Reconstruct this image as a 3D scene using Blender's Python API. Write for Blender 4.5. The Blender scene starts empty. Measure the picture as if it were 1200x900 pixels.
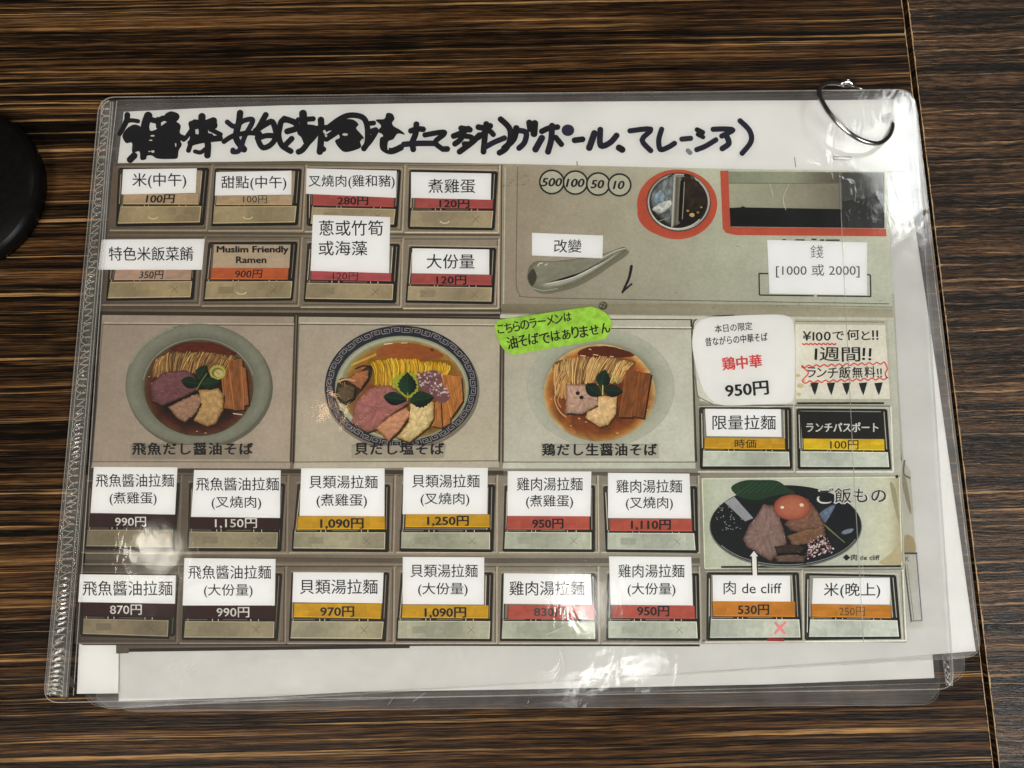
import bpy, math, random
import numpy as np
from mathutils import Matrix, Vector
random.seed(7)
PI = math.pi
sc = bpy.context.scene
COL = sc.collection

# ------------------------------------------------------------------ camera
F = 950.0                                   # focal length for a 1200 px wide frame
def rodr(r):
    t = math.sqrt(sum(v*v for v in r)); k = [v/t for v in r]
    K = np.array([[0, -k[2], k[1]], [k[2], 0, -k[0]], [-k[1], k[0], 0]])
    return np.eye(3) + math.sin(t)*K + (1-math.cos(t))*K@K
RC = rodr([-0.1546, 0.0039, 0.0046]); TC = np.array([-0.0029, 0.0024, -0.2857])
CAMP = -RC.T@TC
cd = bpy.data.cameras.new('camera'); cam = bpy.data.objects.new('camera', cd); COL.objects.link(cam)
cd.sensor_width = 36; cd.lens = 36*F/1200; cd.clip_start = 0.01; cd.clip_end = 50
M = Matrix([list(map(float, row)) for row in RC.T]).to_4x4(); M.translation = Vector(CAMP.tolist())
cam.matrix_world = M
sc.camera = cam

# ------------------------------------------------------------------ world and lamps
w = bpy.data.worlds.new('World'); sc.world = w; w.use_nodes = True
bg = w.node_tree.nodes['Background']; bg.inputs[0].default_value = (0.93, 0.96, 1.0, 1); bg.inputs[1].default_value = 0.06
def area(name, loc, target, size, power, col=(1, 1, 1), sy=None, shape='RECTANGLE'):
    l = bpy.data.lights.new(name, 'AREA'); l.shape = shape; l.size = size
    l.size_y = sy or size
    l.energy = power; l.color = col
    o = bpy.data.objects.new(name, l); COL.objects.link(o); o.location = loc
    o.rotation_euler = (Vector(target)-Vector(loc)).to_track_quat('-Z', 'Y').to_euler()
    return o
def mirror(px, py, h):
    """point at height h that a flat sheet would mirror at photograph pixel px,py"""
    d = RC.T@np.array([(px-600)/F, -(py-450)/F, -1.0])
    p = CAMP + d*(CAMP[2]/-d[2])
    return Vector((p + np.array([d[0], d[1], -d[2]])*(h/-d[2])).tolist())
area('ceiling_panel_light', (-1.0, -1.85, 2.4), (0, .04, 0), 1.3, 132, (1.0, 0.94, 0.84))
area('window_light', (1.7, -1.8, 2.2), (0.0, .04, 0), 1.2, 110, (0.93, 0.99, 1.0))
area('downlight', mirror(174, 648, 1.6), (0, 0, 0), 0.09, .42, (1.0, 0.95, 0.82), shape='DISK')
area('downlight.001', mirror(690, 706, 1.6), (0, 0, 0), 0.07, .45, (1.0, 0.98, 0.92), shape='DISK')
area('downlight', mirror(397, 488, 1.6), (0, 0, 0), 0.04, .10, (1.0, 0.62, 0.32), shape='DISK')
area('downlight', mirror(705, 800, 1.6), (0, 0, 0), 0.26, .30, (1.0, .99, .95), sy=.035)
area('window_panel_light', mirror(1105, 150, 1.3), (0.1, 0, 0), 0.26, 3.6, (0.97, 1.0, 0.98), sy=0.4)

sc.view_settings.view_transform = 'Standard'; sc.view_settings.look = 'None'
sc.view_settings.exposure = 0.0; sc.view_settings.gamma = 1.0
sc.cycles.transparent_max_bounces = 32
sc.cycles.max_bounces = 6

# ------------------------------------------------------------------ mapping photograph px -> place on the table
def P(px, py, z):
    d = RC.T@np.array([(px-600)/F, -(py-450)/F, -1.0])
    t = (z-CAMP[2])/d[2]
    p = CAMP+d*t
    return (float(p[0]), float(p[1]), float(z))
MM = 0.001

# ------------------------------------------------------------------ colour helpers
KL = 0.86
def lin1(v):
    v = v/255.0
    return v/12.92 if v <= .04045 else ((v+.055)/1.055)**2.4
def C(c, k=None):
    k = k or KL
    return tuple(min(0.9, lin1(v)/k) for v in c)
def mixc(a, b, t): return tuple(x+(y-x)*t for x, y in zip(a, b))
def interp(x, pts):
    if x <= pts[0][0]: return pts[0][1]
    for (x0, a), (x1, b) in zip(pts, pts[1:]):
        if x <= x1: return mixc(a, b, (x-x0)/(x1-x0))
    return pts[-1][1]

# ------------------------------------------------------------------ materials
def nodes(name):
    m = bpy.data.materials.new(name); m.use_nodes = True; t = m.node_tree
    return m, t, t.nodes['Principled BSDF'], t.nodes['Material Output']
def N(t, typ, **kw):
    n = t.nodes.new(typ)
    for k, v in kw.items(): setattr(n, k, v)
    return n
def noise(t, vec, scale, detail=3, rough=.5, dist=0):
    n = N(t, 'ShaderNodeTexNoise'); n.inputs['Scale'].default_value = scale
    n.inputs['Detail'].default_value = detail; n.inputs['Roughness'].default_value = rough
    n.inputs['Distortion'].default_value = dist
    if vec is not None: t.links.new(vec, n.inputs['Vector'])
    return n.outputs['Fac']
def ramp(t, fac, stops):
    r = N(t, 'ShaderNodeValToRGB'); e = r.color_ramp.elements
    while len(e) < len(stops): e.new(.5)
    for el, (p, c) in zip(e, stops):
        el.position = p; el.color = (*c, 1) if len(c) == 3 else c
    t.links.new(fac, r.inputs[0]); return r.outputs[0]
def mixrgb(t, mode, fac, a, b):
    m = N(t, 'ShaderNodeMix', data_type='RGBA', blend_type=mode)
    for sock, v in ((m.inputs[0], fac), (m.inputs[6], a), (m.inputs[7], b)):
        if isinstance(v, (int, float)): sock.default_value = v
        elif isinstance(v, tuple): sock.default_value = (*v, 1)
        else: t.links.new(v, sock)
    return m.outputs[2]
def math_(t, op, a, b=None):
    m = N(t, 'ShaderNodeMath', operation=op)
    for s, v in ((m.inputs[0], a), (m.inputs[1], b)):
        if v is None: continue
        if isinstance(v, (int, float)): s.default_value = v
        else: t.links.new(v, s)
    return m.outputs[0]
def geo_pos(t): return N(t, 'ShaderNodeNewGeometry').outputs['Position']
def mapping(t, vec, scale=(1, 1, 1), rot=(0, 0, 0), loc=(0, 0, 0)):
    m = N(t, 'ShaderNodeMapping'); m.inputs['Scale'].default_value = scale
    m.inputs['Rotation'].default_value = rot; m.inputs['Location'].default_value = loc
    t.links.new(vec, m.inputs['Vector']); return m.outputs[0]

def mat_print():
    m, t, b, o = nodes('printed_ink')
    a = N(t, 'ShaderNodeVertexColor', layer_name='Col').outputs[0]
    p = geo_pos(t)
    f1 = noise(t, p, 900, 4, .65); f2 = noise(t, p, 120, 4, .6)
    g1 = ramp(t, f1, [(.25, (.88, .88, .88)), (.75, (1.10, 1.10, 1.10))])
    g2 = ramp(t, f2, [(.3, (.94, .94, .93)), (.7, (1.05, 1.05, 1.05))])
    c = mixrgb(t, 'MULTIPLY', 1.0, a, g1); c = mixrgb(t, 'MULTIPLY', 1.0, c, g2)
    t.links.new(c, b.inputs['Base Color']); b.inputs['Roughness'].default_value = .6
    b.inputs['Specular IOR Level'].default_value = .25
    return m
def mat_paper(name, col, var=.04, rough=.75):
    m, t, b, o = nodes(name)
    f = noise(t, geo_pos(t), 60, 5, .6)
    c = ramp(t, f, [(.3, tuple(v*(1-var) for v in col)), (.7, tuple(min(1, v*(1+var*.6)) for v in col))])
    t.links.new(c, b.inputs['Base Color']); b.inputs['Roughness'].default_value = rough
    b.inputs['Specular IOR Level'].default_value = .2
    return m
def mat_flat(name, col, rough=.5, metal=0, spec=.3):
    m, t, b, o = nodes(name)
    f = noise(t, geo_pos(t), 400, 3, .6)
    c = ramp(t, f, [(.3, tuple(v*.75 for v in col)), (.7, tuple(min(1, v*1.2) for v in col))])
    t.links.new(c, b.inputs['Base Color']); b.inputs['Roughness'].default_value = rough
    b.inputs['Metallic'].default_value = metal; b.inputs['Specular IOR Level'].default_value = spec
    return m
def mat_film(name, veil, gloss=1.0, bump=.25, veilcol=(.75, .75, .74), scratch=True, rough=.055):
    """clear laminating film: see-through, a diffuse veil for milkiness and painted-in room reflection, mirror-like with ripples and scratches"""
    m, t, b, o = nodes(name); t.nodes.remove(b)
    p = geo_pos(t)
    big = noise(t, mapping(t, p, (1, 1, 1)), 26, 3, .5, .6)
    fine = noise(t, mapping(t, p, (1, .6, 1)), 260, 4, .6, 1.0)
    h = math_(t, 'ADD', math_(t, 'MULTIPLY', big, 1.0), math_(t, 'MULTIPLY', fine, .045))
    h = math_(t, 'ADD', h, math_(t, 'MULTIPLY', noise(t, mapping(t, p, (1.5, .7, 1), (0, 0, .5)), 80, 2, .5, 1.2), .26))
    bp = N(t, 'ShaderNodeBump'); bp.inputs['Strength'].default_value = bump; bp.inputs['Distance'].default_value = .003
    t.links.new(h, bp.inputs['Height'])
    gl = N(t, 'ShaderNodeBsdfGlossy'); gl.inputs['Roughness'].default_value = rough
    rr = ramp(t, noise(t, p, 35, 4, .6), [(.35, (rough*.6,)*3), (.7, (rough*2.4,)*3)])
    t.links.new(rr, gl.inputs['Roughness'])
    t.links.new(bp.outputs[0], gl.inputs['Normal'])
    gl.inputs['Color'].default_value = (1, 1, 1, 1)
    tr = N(t, 'ShaderNodeBsdfTransparent'); tr.inputs[0].default_value = (.985, .985, .985, 1)
    di = N(t, 'ShaderNodeBsdfDiffuse'); di.inputs[0].default_value = (*veilcol, 1)
    mk = ramp(t, noise(t, p, 45, 5, .65), [(.3, (veil*.6,)*3), (.75, (veil*1.5,)*3)])
    if scratch:
        s1 = noise(t, mapping(t, p, (40, 900, 1), (0, 0, .9)), 1, 2, .5)
        s2 = ramp(t, s1, [(.74, (0, 0, 0)), (.80, (.10,)*3)])
        area_ = ramp(t, noise(t, p, 9, 2), [(.50, (0, 0, 0)), (.62, (1, 1, 1))])
        mk = math_(t, 'ADD', mk, math_(t, 'MULTIPLY', s2, area_))
    m1 = N(t, 'ShaderNodeMixShader'); t.links.new(mk, m1.inputs[0])
    t.links.new(tr.outputs[0], m1.inputs[1]); t.links.new(di.outputs[0], m1.inputs[2])
    fr = N(t, 'ShaderNodeFresnel'); fr.inputs['IOR'].default_value = 1.5; t.links.new(bp.outputs[0], fr.inputs['Normal'])
    m2 = N(t, 'ShaderNodeMixShader'); t.links.new(math_(t, 'MULTIPLY', fr.outputs[0], gloss), m2.inputs[0])
    t.links.new(m1.outputs[0], m2.inputs[1]); t.links.new(gl.outputs[0], m2.inputs[2])
    t.links.new(m2.outputs[0], o.inputs['Surface'])
    return m
def mat_wood(name, rot, ysc, xsc, tint, seed, wavy, rough, bumps, spec=.05):
    m, t, b, o = nodes(name)
    p = geo_pos(t)
    pr = mapping(t, p, (1, 1, 1), (0, 0, rot), (seed, seed*.7, 0))
    wob = noise(t, mapping(t, pr, (1, 2.2, 1)), wavy[0], 3, .55)
    off = N(t, 'ShaderNodeCombineXYZ'); t.links.new(math_(t, 'MULTIPLY', math_(t, 'SUBTRACT', wob, .5), wavy[1]), off.inputs[1])
    va = N(t, 'ShaderNodeVectorMath', operation='ADD'); t.links.new(pr, va.inputs[0]); t.links.new(off.outputs[0], va.inputs[1])
    v = va.outputs[0]
    a = noise(t, mapping(t, v, (xsc*.4, ysc*.10, 1)), 1, 4, .6)              # broad bands
    f = noise(t, mapping(t, v, (xsc, ysc*.6, 1)), 1, 8, .70)                     # streaks
    g = noise(t, mapping(t, v, (xsc*14, ysc*2.2, 1), loc=(3, 9, 0)), 1, 3, .65)     # fine fibres
    h = noise(t, mapping(t, v, (xsc*.7, ysc*.8, 1), loc=(7, 2, 0)), 1, 6, .60)      # thin pale lines
    s = math_(t, 'ADD', math_(t, 'ADD', math_(t, 'MULTIPLY', a, .34), math_(t, 'MULTIPLY', f, .42)), math_(t, 'MULTIPLY', g, .28))
    base = ramp(t, s, [(.47, tint[0]), (.515, tint[1]), (.56, tint[2]), (.62, tint[3])])
    line = ramp(t, h, [(.56, (0, 0, 0)), (.575, (.6, .6, .6)), (.60, (1, 1, 1))])
    gate = ramp(t, noise(t, mapping(t, v, (xsc*1.5, ysc*.25, 1), loc=(1, 5, 0)), 1, 3, .6), [(.42, (.05,)*3), (.60, (1, 1, 1))])
    gate = math_(t, 'MULTIPLY', gate, ramp(t, g, [(.35, (.35,)*3), (.55, (1, 1, 1))]))
    c = mixrgb(t, 'MIX', math_(t, 'MULTIPLY', line, gate), base, tint[4])
    pore = ramp(t, noise(t, mapping(t, v, (xsc*8, ysc*1.9, 1), loc=(11, 4, 0)), 1, 5, .7), [(.38, (.2, .2, .2)), (.46, (1, 1, 1))])
    c = mixrgb(t, 'MULTIPLY', 1.0, c, pore)
    t.links.new(c, b.inputs['Base Color'])
    b.inputs['Specular IOR Level'].default_value = spec
    rr = ramp(t, f, [(.35, (rough*1.25,)*3), (.65, (rough*.8,)*3)]); t.links.new(rr, b.inputs['Roughness'])
    bp = N(t, 'ShaderNodeBump'); bp.inputs['Strength'].default_value = bumps; bp.inputs['Distance'].default_value = .0006
    t.links.new(math_(t, 'ADD', f, math_(t, 'MULTIPLY', g, .6)), bp.inputs['Height'])
    t.links.new(bp.outputs[0], b.inputs['Normal'])
    return m

INK = mat_print()
PAPER = mat_paper('white_paper', (.80, .80, .785), .025)
LABEL = mat_paper('label_paper', (.86, .865, .87), .015)
BLACK = mat_flat('black_ink', (.012, .012, .013), .5)
GREYINK = mat_flat('dark_grey_ink', (.05, .05, .05), .5)
MARKER = mat_flat('marker_ink', (.012, .012, .018), .35)
REDINK = mat_flat('red_ink', (.62, .06, .06), .5)
WHITEINK = mat_flat('white_print', (.72, .70, .66), .6)
FILM = mat_film('clear_film', .002, .9, .08)
FILM2 = mat_film('clear_film_margin', .12, .9, .12, (.70, .67, .66))  # grey veil also paints in the surroundings mirrored by the bare margins
FILM3 = mat_film('clear_film_back', .07, .6, .12, (.60, .57, .55), scratch=False)  # same painted-in reflection veil, thinner
SEAL = mat_film('crimped_film', .07, 1.2, .3, (.62, .58, .52), scratch=False, rough=.14)
EDGE = mat_film('film_edge', .26, .9, .1, (.62, .60, .55), scratch=False, rough=.15)
PALELINE = mat_film('pale_line_film', .30, .8, .1, (.66, .62, .54), scratch=False, rough=.15)
STEEL = mat_flat('dark_steel', (.34, .32, .29), .16, 1.0)
HOLEM = mat_flat('hole_shadow', (.36, .33, .35), .6)
GLAZE = mat_flat('black_glaze', (.0035, .003, .0028), .30)
GLAZE.node_tree.nodes['Principled BSDF'].inputs['Specular IOR Level'].default_value = .06
DARK = mat_flat('dark_groove', (.012, .009, .007), .8)
WOODL = mat_wood('wenge_veneer', math.radians(-1.0), 900, 4.5,
                 [(.003, .0022, .0015), (.012, .0065, .0035), (.042, .019, .0075), (.105, .051, .019), (.27, .145, .055)], 0.0, (14, .0022), .27, .3)
WOODR = mat_wood('wenge_veneer_right', math.radians(-1.2), 900, 13,
                 [(.004, .0028, .0018), (.015, .0090, .0052), (.050, .025, .012), (.098, .052, .025), (.24, .135, .066)], 3.1, (55, .0026), .29, .6, .22)

# ------------------------------------------------------------------ object helpers
def tag(o, label=None, cat=None, group=None, kind=None):
    if label: o['label'] = label
    if cat: o['category'] = cat
    if group: o['group'] = group
    if kind: o['kind'] = kind
    return o
def empty(name, loc):
    o = bpy.data.objects.new(name, None); COL.objects.link(o); o.location = loc; o.empty_display_size = .01
    return o
WL = {}
def link(name, me, parent=None, origin=None):
    """mesh holds place coordinates; move its origin to its own centre"""
    n = len(me.vertices); co = np.empty(n*3, 'f'); me.vertices.foreach_get('co', co); co = co.reshape(-1, 3)
    c = np.array(origin) if origin is not None else (co.min(0)+co.max(0))/2
    co -= c.astype('f'); me.vertices.foreach_set('co', co.ravel()); me.update()
    o = bpy.data.objects.new(name, me); COL.objects.link(o)
    pl = np.zeros(3)
    if parent is not None:
        o.parent = parent; pl = WL[parent.name]
    o.location = (c-pl).tolist(); WL[o.name] = c
    return o
def root(name, loc):
    o = empty(name, loc); WL[o.name] = np.array(loc, float); return o

def arc_pts(cx, cy, rx, ry, a0=0, a1=360, n=32):
    return [(cx+rx*math.cos(math.radians(a0+(a1-a0)*i/n)), cy+ry*math.sin(math.radians(a0+(a1-a0)*i/n))) for i in range(n + (0 if abs(a1-a0) >= 360 else 1))]
def smooth(pts, n=6, closed=False):
    if len(pts) < 3: return list(pts)
    q = ([pts[-1]]+list(pts)+[pts[0], pts[1]]) if closed else ([pts[0]]+list(pts)+[pts[-1]])
    out = []
    m = len(pts) if closed else len(pts)-1
    for i in range(m):
        p0, p1, p2, p3 = q[i], q[i+1], q[i+2], q[i+3]
        for k in range(n):
            t = k/n
            out.append(tuple(.5*((2*b)+(-a+c)*t+(2*a-5*b+4*c-d)*t*t+(-a+3*b-3*c+d)*t**3) for a, b, c, d in zip(p0, p1, p2, p3)))
    if not closed: out.append(tuple(pts[-1]))
    return out
def jitter(pts, amt, seed=0):
    r = random.Random(seed)
    return [(x+r.uniform(-amt, amt), y+r.uniform(-amt, amt)) for x, y in pts]

class Art:
    """collects flat printed shapes, each a hair above the last"""
    def __init__(s, z, step=2e-6):
        s.z = z; s.step = step; s.v = []; s.f = []; s.c = []
    def up(s): s.z += s.step
    def poly(s, pts, col, cols=None, raise_=True):
        if raise_: s.up()
        i = len(s.v)
        s.v += [P(x, y, s.z) for x, y in pts]
        s.f.append(list(range(i, i+len(pts)))[::-1])
        cc = [C(c) for c in cols] if cols else [C(col)]*len(pts)
        s.c += cc[::-1]
        return s
    def rawpoly(s, pts, lc):
        i = len(s.v); s.v += [P(x, y, s.z) for x, y in pts]
        s.f.append(list(range(i, i+len(pts)))[::-1]); s.c += [lc]*len(pts)
    def ell(s, cx, cy, rx, ry, col, n=40): return s.poly(arc_pts(cx, cy, rx, ry, n=n), col)
    def radial(s, cx, cy, rx, ry, stops, n=40):
        s.up()
        for (t0, c0), (t1, c1) in zip(stops, stops[1:]):
            for k in range(n):
                a, b = 2*PI*k/n, 2*PI*(k+1)/n
                q = [(cx+rx*t*math.cos(u), cy+ry*t*math.sin(u)) for t, u in ((t0, a), (t1, a), (t1, b), (t0, b))]
                cs = [c0, c1, c1, c0]
                if t0 == 0: q = q[1:]; cs = [c1, c1, c0]; q = [q[0], q[1], (cx, cy)]
                s.poly(q, None, cs, raise_=False)
        return s
    def line(s, pts, w, col, n=0, cap=True, w1=None, raise_=True):
        if n: pts = smooth(pts, n)
        if raise_: s.up()
        lc = C(col); m = len(pts)
        for i in range(m-1):
            (x0, y0), (x1, y1) = pts[i], pts[i+1]
            d = math.hypot(x1-x0, y1-y0) or 1e-6
            wa = w if w1 is None else w+(w1-w)*i/(m-1)
            wb = w if w1 is None else w+(w1-w)*(i+1)/(m-1)
            nx, ny = -(y1-y0)/d/2, (x1-x0)/d/2
            s.rawpoly([(x0+nx*wa, y0+ny*wa), (x1+nx*wb, y1+ny*wb), (x1-nx*wb, y1-ny*wb), (x0-nx*wa, y0-ny*wa)][::-1], lc)
        if cap and w > 1.6:
            for i, (x, y) in enumerate(pts):
                wa = w if w1 is None else w+(w1-w)*i/(m-1)
                s.up() if (i == 0) else None
                s.z += 5e-8
                s.rawpoly(arc_pts(x, y, wa/2*1.02, wa/2*1.02, n=16), lc)
        return s
    def frame(s, q, w, col):
        return s.line(list(q)+[q[0]], w, col, cap=False)
    def grid(s, q, colf, nx, ny):
        """quad q (tl,tr,br,bl) filled with colf(x,y) per vertex"""
        s.up()
        def at(u, v):
            a = mixc(q[0], q[1], u); b = mixc(q[3], q[2], u); return mixc(a, b, v)
        for j in range(ny):
            for i in range(nx):
                p = [at(i/nx, j/ny), at((i+1)/nx, j/ny), at((i+1)/nx, (j+1)/ny), at(i/nx, (j+1)/ny)]
                s.poly(p, None, [colf(*k) for k in p], raise_=False)
        return s
    def build(s, name, parent, mat=None):
        me = bpy.data.meshes.new(name); me.from_pydata(s.v, [], s.f)
        ca = me.color_attributes.new('Col', 'FLOAT_COLOR', 'CORNER')
        arr = np.ones((len(s.c), 4), 'f'); arr[:, :3] = np.array(s.c, 'f')
        ca.data.foreach_set('color', arr.ravel())
        me.materials.append(mat or INK)
        o = link(name, me, parent)
        return o

from mathutils import noise as mnoise
def vn(x, y, s_=1.0, k=0): return mnoise.noise(Vector((x*s_, y*s_, 7.3*k)))
def blob(A, pts, edge, mid, seed, rings=7, amp=.20, sc_=.28, light=(-.5, -.8), gloss=.06, rag=.9):
    """soft shaded patch: rings of colour from rim to middle, mottled, a little brighter to the upper left as photographed"""
    s_ = smooth(pts, 6, True); n = len(s_)
    cx = sum(p[0] for p in s_)/n; cy = sum(p[1] for p in s_)/n
    s_ = [(x+rag*vn(x, y, .5, seed), y+rag*vn(y, x, .5, seed+1)) for x, y in s_]
    R_ = max(math.hypot(x-cx, y-cy) for x, y in s_)
    A.up()
    def colr(x, y, t):
        c = mixc(edge, mid, min(1, (1-t)*5.5)**.8)
        g_ = 1+amp*vn(x, y, sc_, seed)+amp*.7*vn(x, y, sc_*2.2, seed+3)+gloss*((x-cx)*light[0]+(y-cy)*light[1])/R_
        return lum(c, g_)
    lv = [1, .93, .82, .66, .48, .3, .14, 0]
    for a, b in zip(lv, lv[1:]):
        for k in range(n):
            p, q = s_[k], s_[(k+1) % n]
            P_ = [(cx+(w_[0]-cx)*t, cy+(w_[1]-cy)*t) for w_, t in ((p, a), (q, a), (q, b), (p, b))]
            T_ = [a, a, b, b]
            if b == 0: P_, T_ = P_[:3], T_[:3]
            A.poly(P_, None, [colr(x, y, t) for (x, y), t in zip(P_, T_)], raise_=False)
    return s_
def inside(p, poly):
    x, y = p; c = False; n = len(poly)
    for i in range(n):
        x0, y0 = poly[i]; x1, y1 = poly[i-1]
        if (y0 > y) != (y1 > y) and x < (x1-x0)*(y-y0)/(y1-y0)+x0: c = not c
    return c
def slab(name, pts, z, th, mat, parent, origin=None):
    me = bpy.data.meshes.new(name); n = len(pts)
    v = [P(x, y, z+th) for x, y in pts]
    v += [(a, b, z) for a, b, c in v]
    # keep winding so that the top looks up
    ar = sum(v[i][0]*v[(i+1) % n][1]-v[(i+1) % n][0]*v[i][1] for i in range(n))
    idx = list(range(n)) if ar > 0 else list(range(n))[::-1]
    f = [idx, [i+n for i in idx][::-1]]
    for k in range(n):
        a, b = idx[k], idx[(k+1) % n]
        f.append([a, a+n, b+n, b])
    me.from_pydata(v, [], f); me.materials.append(mat)
    return link(name, me, parent, origin)

_tc = {}
def glyphs(body, offset=0, shear=0, res=3, spacing=1.0):
    key = (body, offset, shear, res, spacing)
    if key in _tc: return _tc[key]
    cu = bpy.data.curves.new('t', 'FONT'); cu.body = body; cu.offset = offset; cu.shear = shear
    cu.resolution_u = res; cu.dimensions = '2D'; cu.fill_mode = 'FRONT'; cu.space_character = spacing
    o = bpy.data.objects.new('t', cu); COL.objects.link(o)
    dg = bpy.context.evaluated_depsgraph_get(); dg.update()
    me = bpy.data.meshes.new_from_object(o.evaluated_get(dg))
    v = np.array([x.co[:2] for x in me.vertices]) if len(me.vertices) else np.zeros((0, 2))
    f = [list(p.vertices) for p in me.polygons]
    nz = [p.normal.z for p in me.polygons]
    f = [q if z_ > 0 else q[::-1] for q, z_ in zip(f, nz)]
    bpy.data.objects.remove(o); bpy.data.curves.remove(cu); bpy.data.meshes.remove(me)
    _tc[key] = (v, f); return v, f
def text(body, cx, cy, wd, ht, z, mat, parent, name='lettering', rot=0, bold=0, shear=0, jit=0, chars=False, spacing=1.0, seed=1):
    """ink box of the text is wd x ht photograph pixels round cx,cy; rot in degrees, positive = rising to the right"""
    r = random.Random(seed)
    V = []; Fc = []
    def put(v, f, box, ang=0, sc_=1, dx=0, dy=0):
        x0, y0, x1, y1 = box; base = len(V)
        mnx, mny = v.min(0); mxx, mxy = v.max(0)
        for a, b in v:
            u = (a-mnx)/max(1e-9, mxx-mnx); q = (b-mny)/max(1e-9, mxy-mny)
            x = x0+(x1-x0)*u; y = y0+(y1-y0)*q
            mx_, my_ = (x0+x1)/2, (y0+y1)/2
            ex, ey = (x-mx_)*sc_, (y-my_)*sc_
            x = mx_+ex*math.cos(ang)-ey*math.sin(ang)+dx; y = my_+ex*math.sin(ang)+ey*math.cos(ang)+dy
            V.append((x, y))
        Fc.extend([[i+base for i in q] for q in f])
    bb = max(0, bold); thin = min(0, bold)
    full, ff = glyphs(body, thin, shear, spacing=spacing)
    if not len(full): return None
    mn, mx = full.min(0), full.max(0); sx = wd/(mx[0]-mn[0]); sy = ht/(mx[1]-mn[1])
    if not chars:
        put(full, ff, (-wd/2, -ht/2, wd/2, ht/2))
    else:
        # every character by itself with a little unevenness, as written by hand
        k = ht/0.82; gs_ = []
        for ch in body:
            v, f = glyphs(ch, thin, shear); gs_.append((v, f, (v[:, 0].max()-v[:, 0].min())*k))
        gap = ht*.16; tot = sum(g_[2] for g_ in gs_)+gap*(len(body)-1); q = wd/tot; x = -wd/2
        for (v, f, w2) in gs_:
            h2 = (v[:, 1].max()-v[:, 1].min())*k; cyg = -ht/2+((v[:, 1].min()+v[:, 1].max())/2+.08)*k
            put(v, f, (x, cyg-h2/2, x+w2*q, cyg+h2/2), r.uniform(-jit, jit), 1+r.uniform(-jit, jit), 0, r.uniform(-jit, jit)*8)
            x += (w2+gap)*q
    a = math.radians(rot)
    strikes = [(0, 0)]
    if bb > 0:
        e_ = ht*bb*1.15; strikes = [(-e_, 0), (e_, 0), (0, e_*.6), (0, -e_*.6)]
    vv = []; F2 = []
    for k, (ox, oy) in enumerate(strikes):
        base = len(vv)
        vv += [P(cx+(x+ox)*math.cos(a)-(y+oy)*math.sin(a), cy-((x+ox)*math.sin(a)+(y+oy)*math.cos(a)), z+k*4e-7) for x, y in V]
        F2 += [[i+base for i in q] for q in Fc]
    Fc = F2
    me = bpy.data.meshes.new(name); me.from_pydata(vv, [], Fc); me.materials.append(mat)
    return link(name, me, parent)

# ================================================================== THE SETTING
def board(name, corners_top, mat):
    th = .022; n = 4
    me = bpy.data.meshes.new(name)
    v = [(x, y, 0) for x, y in corners_top]+[(x, y, -th) for x, y in corners_top]
    f = [(0, 1, 2, 3), (7, 6, 5, 4)]+[(i, i+4, (i+1) % 4+4, (i+1) % 4) for i in range(4)]
    me.from_pydata(v, [], f); me.materials.append(mat)
    me.validate()
    o = link(name, me); b = o.modifiers.new('bevel', 'BEVEL'); b.width = .0004; b.segments = 2
    return o
gl = [P(1056.5, 0, 0), P(1164.0, 900, 0)]; gr = [P(1063.5, 0, 0), P(1171.5, 900, 0)]
def ext(p, q, y): t = (y-p[1])/(q[1]-p[1]); return (p[0]+(q[0]-p[0])*t, y)
lt, lb = ext(*gl, .5), ext(*gl, -.4); rt, rb = ext(*gr, .5), ext(*gr, -.4)
tag(board('tabletop', [lt, (-.9, .5), (-.9, -.4), lb], WOODL), kind='structure')
tag(board('tabletop', [(.75, .5), rt, rb, (.75, -.4)], WOODR), kind='structure')
# worn pale arrises either side of the joint
def worn(p, q, side, seed, parent, w0):
    r = random.Random(seed); ww = .5; me = bpy.data.meshes.new('worn_edge'); v = []; f = []
    n = 700
    for i in range(n+1):
        t = i/n; x, y = p[0]+(q[0]-p[0])*t, p[1]+(q[1]-p[1])*t
        ww = .86*ww+.14*r.gauss(.5, 1.0); wd = w0*max(.08, ww+r.gauss(0, .15))
        v += [(x-side*.0001, y, .00003), (x+side*wd, y, .00003)]
    for i in range(n):
        a = [2*i, 2*i+1, 2*i+3, 2*i+2]
        f.append(a if side < 0 else a[::-1])
    me.from_pydata(v, [], f)
    me.materials.append(WORN); return link('worn_edge', me, parent)
WORN = mat_flat('bare_wood_edge', (.26, .17, .09), .6)
tl_ = bpy.data.objects['tabletop']; tr_ = bpy.data.objects['tabletop.001']
for o, (p, q), s, w0 in ((tl_, gl, -1, .00035), (tr_, gr, 1, .00042)):
    e = worn(p, q, s, 4+s, None, w0); e.parent = o; e.location = (WL[e.name]-WL[o.name]).tolist(); WL[e.name] = WL[e.name]
me = bpy.data.meshes.new('floor'); me.from_pydata([(-1, -1, -.75), (1, -1, -.75), (1, 1, -.75), (-1, 1, -.75)], [], [(0, 1, 2, 3)])
me.materials.append(DARK); tag(link('floor', me), kind='structure')

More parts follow.
